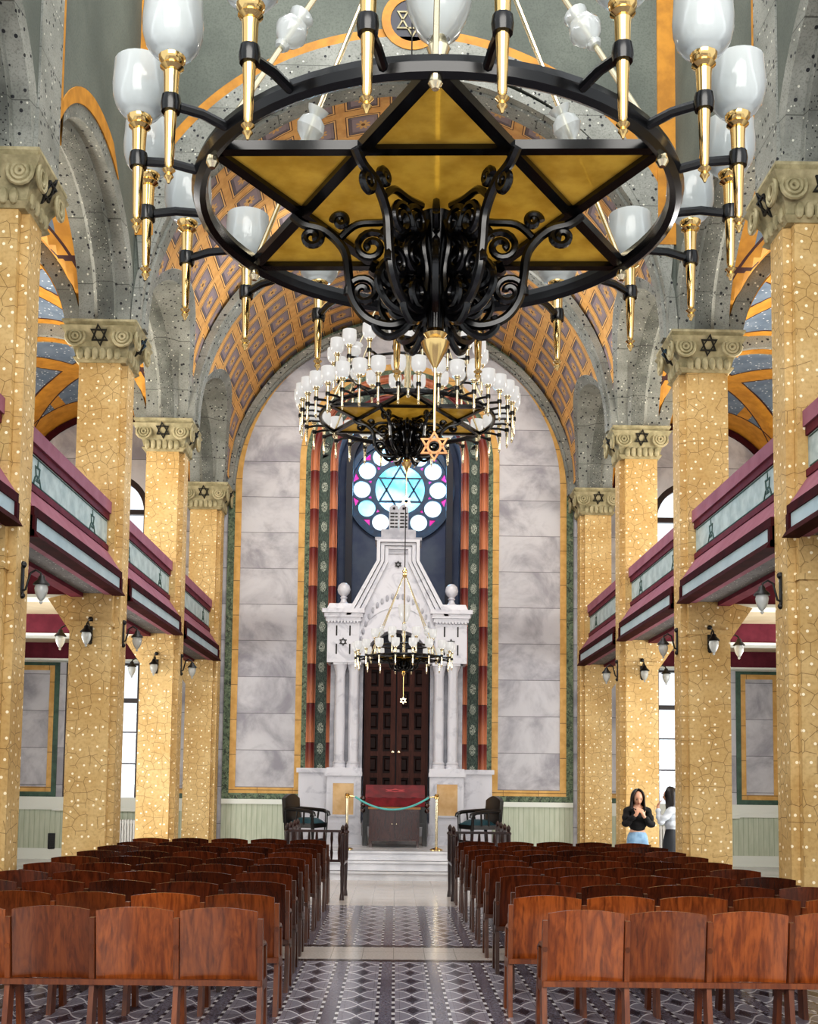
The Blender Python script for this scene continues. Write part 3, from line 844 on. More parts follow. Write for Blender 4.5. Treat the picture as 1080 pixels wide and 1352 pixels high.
# stepped gable mouldings
def gable(d): return [(-1.0+d, 4.42), (-.93+d, 4.55), (-.42+d*.8, 5.5), (-.42+d*.8, 5.92-d*.6)]
for d, dep in ((0, -.14), (.10, -.09), (.2, -.05)):
    g0 = gable(d); g1 = gable(d+.085)
    m = MB(); L = g0+g1[::-1]; m.prism([L], XZ, dep, .06); m = both(m)
    m.prism([[(-.42+d*.8, 5.92-d*.6), (.42-d*.8, 5.92-d*.6), (.42-(d+.085)*.8, 5.92-(d+.085)*.6), (-.42+(d+.085)*.8, 5.92-(d+.085)*.6)]], XZ, dep, .06)
    put(m, 'gable_moulding', 'ark_marble')
for s in (-1, 1):
    m = MB()
    for q in range(17):
        t = q/16; a = Vector((-.72, 4.62)).lerp(Vector((-.27, 5.48)), t); m.ball((s*a.x, -.02, a.y), .019, 6, 5)
    put(m, 'bead_moulding', 'ark_shade')
m = MB()
for r0, r1, dep in ((.63, .72, -.04), (.86, .93, 0.0)): m.prism([[(-r1*cos(PI*k/24), 3.52+r1*sin(PI*k/24)*(1.25 if r0 > .8 else 1)) for k in range(25)]+[(r0*cos(PI*k/24), 3.52+r0*sin(PI*k/24)*(1.25 if r0 > .8 else 1)) for k in range(25)]], XZ, dep, .06)
put(m, 'arch_moulding', 'ark_marble')
m = MB()                                                   # carved fan of leaves above the arch
for k in range(1, 22):
    a = PI*k/22; rr = 1.02; m.ball((-rr*cos(a)*.72, .01, 3.62+rr*sin(a)*1.18), .045, 7, 5, (.7, .6, 1.5))
put(m, 'carved_leaves', 'ark_shade')
m = MB(); star(m, 0, 5.45, .075, .011, XZ, -.01, .02); put(m, 'star_emblem', 'star_black')
m = MB(); m.box(-.24, .2, -.005, .02, 5.66, 5.70); put(m, 'carved_line', 'ark_shade')
m = MB(); m.box(-.46, .46, -.05, .7, 5.92, 5.98); m.box(-.34, .34, -.02, .6, 5.98, 6.14); put(m, 'top_block', 'ark_shade')
def tablet(cx): return [(cx-.095, 6.14)]+[(cx-.095*cos(PI*k/12), 6.56+.09*sin(PI*k/12)) for k in range(13)]+[(cx+.095, 6.14)]
tb = MB(); tb.prism([tablet(-.096)], XZ, .05, .15); tb.prism([tablet(.096)], XZ, .05, .15); tb = put(tb, 'stone_tablets', 'ark_shade')
m = MB()
for cx in (-.096, .096):
    for r in range(5):
        for q, (a, b) in enumerate(((-.07, .01), (.025, .075))): m.box(cx+a, cx+b, .044, .06, 6.19+r*.068, 6.22+r*.068)
    for o_, i_ in hexagram(cx, 6.575, .036, .009): m.prism([o_], XZ, .044, .06)
put(m, 'engraved_lines', 'star_black', tb)
# doors of the ark
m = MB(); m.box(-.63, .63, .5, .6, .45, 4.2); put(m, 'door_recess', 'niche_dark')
for s in (-1, 1):
    m = MB(); x0, x1 = (-.6, -.012) if s < 0 else (.012, .6); m.box(x0, x1, .42, .46, .47, 3.45)
    pm = m; m = MB()
    cols = 2; nr = 7
    for c in range(cols+1):
        x = x0+(x1-x0)*c/cols; wd = .05; xa = min(max(x-wd, x0), x1-2*wd); m.box(xa, xa+2*wd, .36, .42, .47, 3.45)
    for r in range(nr+1):
        z = .47+(2.98)*r/nr; m.box(x0, x1, .365, .415, max(.47, z-.045), min(3.45, z+.045))
    dr = put(m, 'ark_door', 'door_wood', None, 'dark brown panelled door leaf'); put(pm, 'door_panels', 'door_panel', dr)
    for c in range(cols):
        for r in range(nr):
            pm = MB(); xa = x0+(x1-x0)*(c+.5)/cols; za = .47+2.98*(r+.5)/nr; pm.hexa([(xa-.07, .425, za-.13), (xa+.07, .425, za-.13), (xa+.07, .425, za+.13), (xa-.07, .425, za+.13), (xa-.045, .395, za-.1), (xa+.045, .395, za-.1), (xa+.045, .395, za+.1), (xa-.045, .395, za+.1)]); put(pm, 'raised_panel', 'door_panel', dr)
    m = MB(); m.lathe([(.012, 0), (.012, .03), (.03, .05), (.025, .075), (.004, .085)], 10, (s*.06, .36, 1.78), Matrix.Rotation(PI/2, 4, 'X')); put(m, 'knob', 'pale_brass', dr)
m = MB(); m.box(-.63, -.6, .3, .5, .45, 3.5); both(m); m.box(-.63, .63, .3, .5, 3.45, 3.52); put(m, 'door_frame', 'door_wood')

# red velvet reading desk and cabinet
rd = empty('reading_desk', (AX, 21.75, .45), 'dark reading desk draped with red velvet in front of the ark doors', 'desk')
m = MB(); m.box(-.52, .52, -.12, .12, .4, .94); m.box(-.56, .56, -.17, .15, .36, .42); m.build('desk_body', 'black_wood', rd)
for s in (-1, 1): m = MB(); m.box(s*.56-.04, s*.56+.04, -.15, .15, .0, .9); m.build('desk_side', 'black_wood', rd)
m = MB()
m.grid(20, 10, lambda u, v: (-.56+1.12*u, -.2+.36*v, .90+.24*v+.012*sin(u*25)*(1-v)), None); m.v = m.v
m.grid(24, 6, lambda u, v: (-.56+1.12*u, -.2-.012*sin(u*30)*v, .90-.16*v)); m.build('velvet_cover', 'red_velvet', rd, 'deep red velvet cover')
m = MB(); star(m, 0, 0, .13, .014, lambda a, b, d: (a*1.6, -.03+.36*b*.8+d*0-.0, 1.026+b*.25+d), .006, .012); m.build('embroidered_star', 'pale_red', rd)
for s in (-1, 1):
    m = MB()
    for z, r in ((.88, .06), (.76, .05), (.66, .045)): m.ball((s*.6, -.17, z), r, 10, 8)
    m.build('carved_scroll', 'cabinet_wood', rd)

cb = empty('cabinet', (-.06, 21.3, .45), 'low glossy brown two-door cabinet on short legs behind the teal rope', 'cabinet')
m = MB(); m.box(-.46, .46, -.2, .2, .12, .70); m.build('carcass', 'cabinet_wood', cb)
m = MB(); m.box(-.48, .48, -.22, .22, .70, .735); m.build('cabinet_top', 'tan_top', cb, 'light tan top')
for s in (-1, 1):
    m = MB(); x0, x1 = (-.43, -.006) if s < 0 else (.006, .43); m.box(x0, x1, -.222, -.2, .16, .67); d_ = m.build('cabinet_door', 'cabinet_wood', cb)
    m = MB(); m.ball((s*.04, -.232, .43), .012, 8, 6); m.build('knob', 'pale_brass', d_)
    for yy in (-.17, .17): m = MB(); m.box(s*.43-.025, s*.43+.025, yy-.025, yy+.025, 0, .12); m.build('leg', 'cabinet_wood', cb)

# rope stanchions
def stanchion(x, lab):
    p = empty('stanchion', (x, 20.45, .45), lab, 'stanchion', 'brass posts of the rope barrier')
    m = MB(); m.lathe([(.115, 0), (.115, .02), (.09, .03), (.03, .045), (.025, .06)], 20); m.build('base', 'brass', p)
    m = MB(); m.lathe([(.024, .05), (.024, .9)], 14); m.build('pole', 'pale_brass', p)
    m = MB(); m.lathe([(.024, .9), (.045, .91), (.045, .94), (.03, .95), (.045, .965), (.03, .99), (.005, 1.0)], 14); m.build('cap', 'brass', p)
    e = 1 if x < 0 else -1; m = MB(); m.tube([(e*.02, 0, .94), (e*.06, 0, .94), (e*.125, 0, .932)], .011, 6); m.build('hook', 'brass', p)
stanchion(-.9, 'brass rope post on the marble step to the left of the cabinet'); stanchion(.69, 'brass rope post on the marble step to the right of the cabinet')
m = MB(); m.tube([(-.655*cos(PI*k/30), 0, .93-.22*(1-(cos(PI*k/30))**2)-.0) for k in range(31)], .018, 8)
o = m.build('hanging_rope', 'teal_rope'); o.location = (-.105, 20.45, .45); tag(o, 'teal rope sagging between the two brass posts', 'rope')

# carved armchairs
def armchair(x, s, lab):
    a = empty('armchair', (x, 21.0, .45), lab, 'armchair', 'carved armchairs flanking the ark', rz=(-PI/2-.35) if s < 0 else (PI/2+.35))
    # local: faces +y
    m = MB(); m.box(-.3, .3, -.25, .3, .36, .44); m.build('seat_frame', 'black_wood', a)
    m = MB(); m.grid(10, 10, lambda u, v: (-.27+.54*u, -.22+.52*v, .44+.10*(1-(2*u-1)**4)*(1-(2*v-1)**4))); m.build('seat', 'teal_cloth', a, 'teal upholstered seat')
    m = MB(); pr = [(-.3, .40), (-.31, .86)]+[(-.31+.62*k/10, .88+.08*sin(PI*k/10)) for k in range(11)]+[(.31, .86), (.3, .44)]
    m.prism([pr], lambda p, q, d: (p, d-.12*(q-.44)*.6, q), -.3, -.23)
    for q in range(4): m.tube([(-.2+.13*q, -.235-.04, .52), (-.2+.13*q, -.235-.07, .8)], .02, 8)
    m.build('backrest', 'black_wood', a)
    for e in (-1, 1):
        m = MB(); m.tube([(e*.31, -.26, .70), (e*.32, 0, .68), (e*.33, .22, .66), (e*.33, .31, .62), (e*.33, .33, .57)], [.03, .032, .035, .04, .03], 8)
        m.tube([(e*.30, -.05, .42), (e*.315, -.02, .66)], .018, 6); m.tube([(e*.30, .1, .42), (e*.32, .12, .66)], .018, 6); m.build('armrest', 'black_wood', a)
        for yy in (-.25, .28):
            m = MB(); m.tube([(e*.28, yy, 0), (e*.28, yy, .1), (e*.29, yy, .36), (e*.31, yy, .44), (e*.32, yy, .66)], [.03, .022, .035, .03, .025], 8); m.build('leg', 'black_wood', a)
    m = MB(); m.bar((-.28, .28, .14), (.28, .28, .14), .03, .04); m.build('stretcher', 'black_wood', a)
armchair(-1.68, -1, 'carved black armchair with teal seat to the left of the ark'); armchair(1.5, 1, 'carved black armchair with teal seat to the right of the ark')

# dark wooden railings with turned finials, before the steps
def railing(s, lab):
    a = empty('railing', (s*1.25, 16.9, 0), lab, 'railing', 'low finial railings between the seats and the steps')
    def post(x, y, h=.96):
        m = MB(); m.lathe([(.035, 0), (.03, .06), (.022, .1), (.03, .45), (.024, .5), (.035, .55), (.035, h-.06), (.045, h-.05), (.045, h-.03), (.02, h-.01), (.035, h+.03), (.025, h+.06), (.004, h+.09)], 10, (x-s*1.25, y-16.9, 0)); m.build('post', 'dark_wood', a)
    for x, y in ((s*.78, 16.25), (s*.76, 16.9), (s*1.62, 16.9), (s*1.62, 17.5), (s*1.62, 18.1), (s*1.62, 18.7)): post(x, y)
    m = MB(); e = s*1.25
    m.bar((s*.76-e, 0, .93), (s*1.62-e, 0, .93), .04, .035); m.bar((s*.76-e, 0, .5), (s*1.62-e, 0, .5), .04, .035)
    m.bar((s*.78-e, -.65, .93), (s*.76-e, 0, .93), .04, .035); m.bar((s*.78-e, -.65, .5), (s*.76-e, 0, .5), .04, .035)
    m.bar((s*1.62-e, 0, .93), (s*1.62-e, 1.8, .93), .05, .05); m.bar((s*1.62-e, 0, .5), (s*1.62-e, 1.8, .5), .04, .035); m.build('rail', 'dark_wood', a)
    m = MB(); m.box(-.0-.02, .02, 0, 1.8, .52, .91) ; m.v = [(x+s*1.62-e, y, z) for x, y, z in m.v]; m.build('side_panel', 'dark_wood', a)
    for q in range(7):
        x = s*(.86+q*.11)-e; m = MB(); m.lathe([(.014, .5), (.022, .62), (.012, .72), (.022, .82), (.014, .93)], 8, (x, 0, 0)); m.build('baluster', 'dark_wood', a)
railing(-1, 'dark wooden railing with turned finials beside the seats left of the aisle'); railing(1, 'dark wooden railing with turned finials beside the seats right of the aisle')

# ------------------------------------------------------------------ rows of seats
PITCH = .535
def backrest_mesh(v=0):
    m = MB(); w2 = .247; nu, nv = 12, 8
    def P(u, q, t):
        x = -w2+2*w2*u; k = 2*u-1; z = .405+(.44+.022*(1-k*k))*q
        y = -.015-.065*q+.03*(1-k*k)*.8 + t
        return (x, y, z)
    m.grid(nu, nv, lambda u, q: P(u, q, 0)); i = len(m.v); m.grid(nu, nv, lambda u, q: P(u, q, .016))
    n1 = nv+1
    def idx(a, b, off): return off+a*n1+b
    per = [(a, 0) for a in range(nu)]+[(nu, b) for b in range(nv)]+[(a, nv) for a in range(nu, 0, -1)]+[(0, b) for b in range(nv, 0, -1)]
    for k in range(len(per)):
        p, q = per[k], per[(k+1) % len(per)]; m.f.append((idx(*p, 0), idx(*q, 0), idx(*q, i), idx(*p, i)))
    m.uv = None
    return m
BACK = backrest_mesh().mesh('backrest')
mm = MB(); mm.grid(8, 8, lambda u, v: (-.225+.45*u, .06+.05*v+.012*sin(PI*u), .42+.33*v)); mm.grid(8, 8, lambda u, v: (-.225+.45*u, .08+.05*v+.012*sin(PI*u), .42+.33*v)); mm.uv = None
mm.box(-.225, .225, .062, .085, .40, .43); SEAT = mm.mesh('seat')
mm = MB()                                             # plank frame: rear post, foot, arm support
mm.hexa([(-.0165, -.05, .36), (.0165, -.05, .36), (.0165, .02, .36), (-.0165, .02, .36), (-.0165, -.10, .80), (.0165, -.10, .80), (.0165, -.055, .80), (-.0165, -.055, .80)])
mm.hexa([(-.0165, -.10, 0), (.0165, -.10, 0), (.0165, .02, 0), (-.0165, .02, 0), (-.0165, -.05, .37), (.0165, -.05, .37), (.0165, .05, .37), (-.0165, .05, .37)])
mm.hexa([(-.0165, .22, 0), (.0165, .22, 0), (.0165, .31, 0), (-.0165, .31, 0), (-.0165, .12, .60), (.0165, .12, .60), (.0165, .18, .60), (-.0165, .18, .60)])
mm.box(-.0165, .0165, .0, .2, .33, .40)
FRAME = mm.mesh('side_frame')
mm = MB(); mm.tube([(0, -.085, .615), (0, .0, .63), (0, .12, .625), (0, .19, .6), (0, .21, .575)], .018, 8, flat=1.0); ARM = mm.mesh('armrest')
def child(name, me, mt, par, loc):
    if not me.materials: me.materials.append(MATS[mt])
    o = bpy.data.objects.new(name, me); C.objects.link(o); o.parent = par; o.location = loc; return o
ORD = ['first', 'second', 'third', 'fourth', 'fifth', 'sixth', 'seventh', 'eighth', 'ninth', 'tenth']
RAIL = {}
def seat_row(s, k, x0, y, n=5):
    # x0: aisle end, extends away from the aisle
    nth = ORD[k]; sd = 'left' if s < 0 else 'right'
    lab = 'row of wooden folding seats %s of the aisle, %s from the camera end' % (sd, nth) if k < 5 else 'row of wooden folding seats %s of the aisle, %s from the ark steps' % (sd, ORD[9-k])
    r = empty('seat_row', (x0, y, 0), lab, 'seats', 'rows of folding wooden seats')
    for i in range(n+1):
        child('side_frame', FRAME, 'frame_wood', r, (s*i*PITCH, 0, 0)); child('armrest', ARM, 'frame_wood', r, (s*i*PITCH, 0, 0))
    for i in range(n):
        child('backrest', BACK, 'seat_wood', r, (s*(i+.5)*PITCH, 0, random.uniform(-.004, .004))); child('seat', SEAT, 'seat_wood', r, (s*(i+.5)*PITCH, 0, 0))
    if s not in RAIL:
        m = MB(); a, b = sorted((s*-.01, s*(n*PITCH+.01))); m.box(a, b, -.075, -.04, .375, .41); RAIL[s] = m.mesh('back_rail')
    child('back_rail', RAIL[s], 'frame_wood', r, (0, 0, 0))
    if k > 1:                                            # far rows: shade painted in as darker wood colours
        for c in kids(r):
            q = c.material_slots[0]; dk = 'seat_wood_shaded' if c.name.startswith(('backrest', 'seat')) else 'frame_wood_shaded'
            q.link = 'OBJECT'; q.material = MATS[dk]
xl = [-.90, -.89, -.90, -.93, -.95, -.96, -.95, -.96, -.95, -.96]; xr = [.93, .80, .91, .87, .85, .84, .84, .82, .82, .80]
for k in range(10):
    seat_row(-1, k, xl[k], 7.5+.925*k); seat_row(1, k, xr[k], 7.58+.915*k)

# ------------------------------------------------------------------ wall lamps on the pillars
def sconce(k, s, face, lab):
    y = YK[k]; z = 3.55
    if face == 'nave': loc = (s*XP, y+.16, z); rz = PI if s > 0 else 0
    elif face == 'aisle': loc = (s*XO, y+.14, z); rz = 0 if s > 0 else PI
    else: loc = (s*(XB+XO)/2, y-.12, z); rz = -PI/2
    p = empty('wall_lamp', loc, lab, 'lamp', 'lantern lamps on the pillars', rz=rz)
    if not SC:
        m = MB(); m.hexa([(0, -.03, -.12), (.015, -.03, -.12), (.015, .03, -.12), (0, .03, -.12), (0, -.03, .14), (.015, -.03, .14), (.015, .03, .14), (0, .03, .14)]); m.ball((.01, 0, .16), .035, 8, 6); m.ball((.01, 0, -.14), .03, 8, 6)
        SC.append(('wall_plate', m.mesh('wall_plate'), 'black_iron'))
        m = MB(); m.tube([(.01, 0, -.09), (.04, 0, -.08), (.06, 0, .0), (.08, 0, .08), (.13, 0, .11), (.18, 0, .08), (.19, 0, .04)], .011, 8, up=(0, 1, 0)); SC.append(('arm', m.mesh('arm'), 'black_iron'))
        m = MB(); m.lathe([(.015, .06), (.03, .045), (.035, .02), (.075, -.02), (.08, -.035), (.03, -.036)], 14, (.19, 0, 0)); SC.append(('lamp_cap', m.mesh('lamp_cap'), 'black_iron'))
        m = MB(); m.lathe([(.055, -.035), (.065, -.07), (.055, -.12), (.03, -.17), (.012, -.19), (.018, -.205), (.003, -.22)], 14, (.19, 0, 0)); SC.append(('lamp_shade', m.mesh('lamp_shade'), 'milk_glass'))
    for nm, me, mt in SC: child(nm, me, mt, p, (0, 0, 0))
SC = []
nm_ = {1: 'foremost', 2: 'second', 3: 'third'}
for s in (-1, 1):
    sd = 'left-hand' if s < 0 else 'right-hand'
    sconce(1, s, 'nave', 'black lantern lamp on the nave side of the foremost %s pillar' % sd)
    for k in (2, 3):
        for fc, tx in (('front', 'on the front face'), ('nave', 'on the nave side'), ('aisle', 'on the outer side')):
            sconce(k, s, fc, 'black lantern lamp %s of the %s %s pillar' % (tx, nm_[k], sd))

# ------------------------------------------------------------------ chandeliers
def spiral(c, r0, turns, a0, sgn=1, n=26):
    return [(c[0]+r0*(1-.8*k/n)*cos(a0+sgn*turns*2*PI*k/n), c[1]+r0*(1-.8*k/n)*sin(a0+sgn*turns*2*PI*k/n)) for k in range(n+1)]
TM = {}
def torch_meshes(sc):
    if sc in TM: return TM[sc]
    z = lambda a: a*sc
    m = MB(); pr = [(.004, -.30), (.010, -.285), (.018, -.275), (.012, -.262), (.024, -.25), (.012, -.238), (.016, -.225), (.020, -.1), (.025, 0), (.028, .1), (.030, .12), (.022, .125), (.044, .14), (.036, .152), (.048, .165), (.050, .178), (.040, .185)]
    m.lathe([(r*sc, z(h)) for r, h in pr], 14); t = m.mesh('torch')
    m = MB(); pr = [(.038, .178), (.072, .192), (.096, .222), (.108, .262), (.111, .31), (.107, .37), (.106, .40), (.101, .40), (.102, .37), (.105, .31), (.102, .262), (.09, .227), (.06, .2)]
    m.lathe([(r*sc, z(h)) for r, h in pr], 24, cap=False); sh = m.mesh('glass_shade')
    TM[sc] = (t, sh); return TM[sc]
def chandelier(loc, lab, R, Rt, n, tsc, rz, hub, upper=None, thick=.035, basket=.53, pend=None, rope_top=16., amber='amber_glass', tm='brass', gm='milk_glass'):
    ch = empty('chandelier', loc, lab, 'chandelier', 'ring chandeliers hanging over the aisle', rz=rz)
    q = R/.97
    def pol(r, a, z=0): return (r*sin(a), -r*cos(a), z)       # a=0 nearest the camera
    m = MB(); m.tube([pol(R, 2*PI*k/72) for k in range(72)], thick, 8, True, flat=1.25); m.build('ring', 'iron', ch)
    m = MB()
    for t in (0, 1):
        for k in range(3):
            a = 2*PI*k/3+t*PI/3; b = a+2*PI/3
            m.bar(pol(R, a, -.005+.003*t), pol(R, b, -.005+.003*t), .046*q, .036*q)
    m.build('star_frame', 'iron', ch)
    ri = R/sqrt(3)
    for k in range(6):
        a = PI/3*k; m = MB(); T = [pol(R*.985, a), pol(ri, a-PI/6), pol(ri, a+PI/6)]
        m.prism([[(p[0], p[1]) for p in T]], lambda x, y, d: (x, y, d), .0, .008); m.build('glass_pane', amber, ch, 'triangular amber glass pane')
    m = MB(); m.prism([[pol(ri, PI/6+PI/3*k)[:2] for k in range(6)]], lambda x, y, d: (x, y, d), 0, .008); m.build('glass_pane', amber, ch, 'hexagonal amber glass pane')
    tt, ss = torch_meshes(tsc)
    def lamps(Rr, Ro, cnt, z, off):
        m = MB(); m.tube([(0, -Rr, 0), (0, -(Rr+(Ro-Rr)*.5), .012*tsc), (0, -(Ro-.02), 0)], .019*tsc, 8)
        m.lathe([(.034*tsc, -.03*tsc), (.038*tsc, 0), (.034*tsc, .03*tsc)], 12, (0, -Ro, 0)); am = m.mesh('lamp_arm')
        for k in range(cnt):
            a = 2*PI*(k+off)/cnt
            o = child('lamp_arm', am, 'iron', ch, (0, 0, z)); o.rotation_euler = (0, 0, a)
            p = pol(Ro, a, z); o = child('torch', tt, tm, ch, p); child('glass_shade', ss, gm, o, (0, 0, 0))
    lamps(R, Rt, n, -.01, .5)
    if upper:
        Ru, zu, nu = upper
        m = MB(); m.tube([pol(Ru*.8, 2*PI*k/48, zu) for k in range(48)], thick*.7, 8, True); m.build('upper_ring', 'iron', ch); lamps(Ru*.8, Ru, nu, zu, .5)
    # suspension rods with glass ornaments
    for k in range(6):
        a = PI/3*k; A = Vector(pol(R, a, .0)); B = Vector((0, 0, hub)); d = (B-A)
        rd_ = MB(); rd_.tube([A, A+d*.97], max(.011*q, .0095), 8)
        rd_.lathe([(.012*q, -.05*q), (.025*q, -.03*q), (.018*q, 0), (.03*q, .03*q), (.012*q, .05*q)], 10, A-Vector((0, 0, .03)))
        ro = rd_.build('suspension_rod', 'pale_brass', ch)
        M = d.to_track_quat('Z', 'Y').to_matrix().to_4x4()
        o = MB(); o.lathe([(.022*q, -.09*q), (.03*q, -.075*q), (.02*q, -.06*q), (.05*q, -.035*q), (.066*q, 0), (.055*q, .035*q), (.03*q, .055*q), (.045*q, .075*q), (.05*q, .09*q), (.015*q, .09*q)], 14, A+d*.315, M)
        o.build('glass_ornament', gm, ro)
    m = MB(); m.lathe([(.02*q, hub-.08), (.06*q, hub-.05), (.05*q, hub), (.07*q, hub+.03), (.02*q, hub+.08)], 16); m.build('hub', 'brass', ch)
    m = MB(); m.tube([(0, 0, hub), (0, 0, rope_top-loc[2])], .008, 6); m.build('hanging_rod', 'iron', ch)
    m = MB(); m.lathe([(.03*q, .02), (.045*q, .05), (.03*q, .08), (.038*q, .12), (.038*q, hub*.38), (.05*q, hub*.40), (.03*q, hub*.43)], 14); m.build('central_stem', 'pale_brass', ch)
    m = MB(); m.lathe([(.05*q, hub*.42), (.09*q, hub*.44), (.135*q, hub*.5), (.15*q, hub*.57), (.155*q, hub*.62), (.145*q, hub*.62), (.12*q, hub*.5), (.04*q, hub*.44)], 24, cap=False); m.build('central_shade', gm, ch)
    # wrought iron basket
    for k in range(6):
        a = PI/3*k+PI/6; m = MB(); hb = basket
        def cat(p):
            if len(p) > 20: return p
            P = [p[0]]+list(p)+[p[-1]]; o_ = []
            for i in range(1, len(P)-2):
                for j in range(5):
                    t = j/5
                    o_.append(tuple(.5*(2*P[i][c]+(P[i+1][c]-P[i-1][c])*t+(2*P[i-1][c]-5*P[i][c]+4*P[i+1][c]-P[i+2][c])*t*t+(3*P[i][c]-P[i-1][c]-3*P[i+1][c]+P[i+2][c])*t**3) for c in (0, 1)))
            return o_+[p[-1]]
        def T(pts, r=.016*q):
            pts = cat(pts); m.tube([pol(p[0]*q, a, p[1]*hb/.53) for p in pts], r, 7, up=(cos(a), sin(a), 0))
        T([(.60, -.02), (.55, -.06), (.46, -.09), (.38, -.18), (.36, -.30), (.34, -.40), (.28, -.48), (.18, -.51), (.10, -.47), (.08, -.40)], .02*q)
        T(spiral((.52, -.115), .05, 1.5, PI*.4, 1)); T(spiral((.30, -.36), .07, 1.5, -.2, 1)); T(spiral((.27, -.16), .075, 1.6, PI, -1)); T(spiral((.16, -.12), .07, 1.6, 0, 1))
        T(spiral((.17, -.28), .075, 1.6, PI*.5, -1)); T(spiral((.14, -.42), .06, 1.5, PI*1.2, 1)); T([(.05, -.05), (.10, -.18), (.07, -.32), (.11, -.50), (.19, -.56), (.25, -.52), (.24, -.47)])
        T([(.40, -.12), (.33, -.06), (.22, -.05), (.12, -.03)]); T(spiral((.40, -.045), .035, 1.3, 0, 1))
        m.build('iron_scroll', 'iron', ch)
        a = PI/3*k; m = MB()
        T([(.05, -.04), (.09, -.12), (.16, -.16), (.22, -.12)]); T(spiral((.15, -.10), .055, 1.5, PI*.3, -1)); T(spiral((.13, -.24), .065, 1.6, PI, 1)); T(spiral((.20, -.33), .065, 1.6, 0, -1)); T(spiral((.12, -.42), .06, 1.6, PI*.5, 1))
        T([(.06, -.20), (.20, -.25), (.27, -.36), (.22, -.46), (.12, -.49)])
        m.build('iron_scroll', 'iron', ch)
    b = basket
    m = MB(); m.lathe([(.085*q, -.03), (.07*q, -.1*b/.53), (.045*q, -.22*b/.53), (.03*q, -.35*b/.53), (.035*q, -b)], 16); m.build('iron_cone', 'iron', ch)
    m = MB(); m.lathe([(.03*q, -b), (.05*q, -b-.02*q), (.035*q, -b-.04*q), (.06*q, -b-.055*q), (.05*q, -b-.085*q), (.03*q, -b-.12*q), (.008*q, -b-.16*q)], 16); m.build('finial', 'brass', ch)
    if pend:
        zb, zs_, sz, mt = pend
        m = MB(); m.tube([(0, 0, -b-.15*q), (0, 0, zs_+sz)], .006, 6); m.build('pendant_rod', 'brass', ch)
        m = MB(); star(m, 0, zs_, sz, sz*.12, lambda x, z, d: (x, d, z), -.008, .008); m.lathe([(sz*.34, -.006), (sz*.42, -.006), (sz*.42, .006), (sz*.34, .006)], 20, (0, 0, zs_), Matrix.Rotation(PI/2, 4, 'X'), False); m.build('star_pendant', mt, ch)
    return ch
chandelier((.095, 4.78, 4.155), 'huge nearest black iron chandelier with amber glass star and brass torches, top of the picture', 1.01, 1.262, 18, 1.0, rad(-2.3), 1.85, pend=(0, -1.04, .068, 'copper_star'))
chandelier((.03, 12.68, 5.76), 'middle chandelier with two tiers of white glass lamps in front of the round window', .98, 1.2, 36, .72, 0, 2.1, upper=(.84, .52, 18), thick=.022, basket=.45, pend=(0, -.94, .065, 'pale_brass'), tm='pale_brass', gm='white_glass')  # here and below, torch brass paled to carry whitish reflections
chandelier((.06, 18.5, 3.66), 'smallest chandelier, hanging low in front of the dark ark doors', .62, .78, 18, .62, 0, 1.4, upper=(.5, .2, 8), thick=.02, basket=.2, pend=(0, -.69, .06, 'pale_brass'), tm='pale_brass', gm='white_glass')

# ------------------------------------------------------------------ people
def skin_mesh(nodes, edges, sub=2):
    names = list(nodes); me = bpy.data.meshes.new('tmp')
    me.from_pydata([nodes[k][0] for k in names], [(names.index(a), names.index(b)) for a, b in edges], [])
    o = bpy.data.objects.new('tmp', me); C.objects.link(o)
    md = o.modifiers.new('s', 'SKIN'); md.use_smooth_shade = True
    for i, k in enumerate(names):
        r = nodes[k][1]; r = r if isinstance(r, tuple) else (r, r)
        me.skin_vertices[0].data[i].radius = r; me.skin_vertices[0].data[i].use_root = (i == 0)
    o.modifiers.new('u', 'SUBSURF').levels = sub
    dg = bpy.context.evaluated_depsgraph_get(); r = bpy.data.meshes.new_from_object(o.evaluated_get(dg))
    bpy.data.objects.remove(o); bpy.data.meshes.remove(me); return r
def join_remesh(meshes, vox, smooth=4):
    vs, fs = [], []
    for me in meshes:
        i = len(vs); vs += [tuple(v.co) for v in me.vertices]; fs += [tuple(i+k for k in p.vertices) for p in me.polygons]
    me = bpy.data.meshes.new('tmp'); me.from_pydata(vs, [], fs); o = bpy.data.objects.new('tmp', me); C.objects.link(o)
    md = o.modifiers.new('r', 'REMESH'); md.mode = 'VOXEL'; md.voxel_size = vox; md.use_smooth_shade = True
    if smooth: q = o.modifiers.new('m', 'SMOOTH'); q.iterations = smooth; q.factor = .5
    dg = bpy.context.evaluated_depsgraph_get(); r = bpy.data.meshes.new_from_object(o.evaluated_get(dg))
    bpy.data.objects.remove(o); bpy.data.meshes.remove(me)
    r.shade_smooth(); return r
def addm(name, me, mt, par, label=None):
    me.materials.clear(); me.materials.append(MATS[mt]); o = bpy.data.objects.new(name, me); C.objects.link(o); o.parent = par
    if label: o['label'] = label
    return o
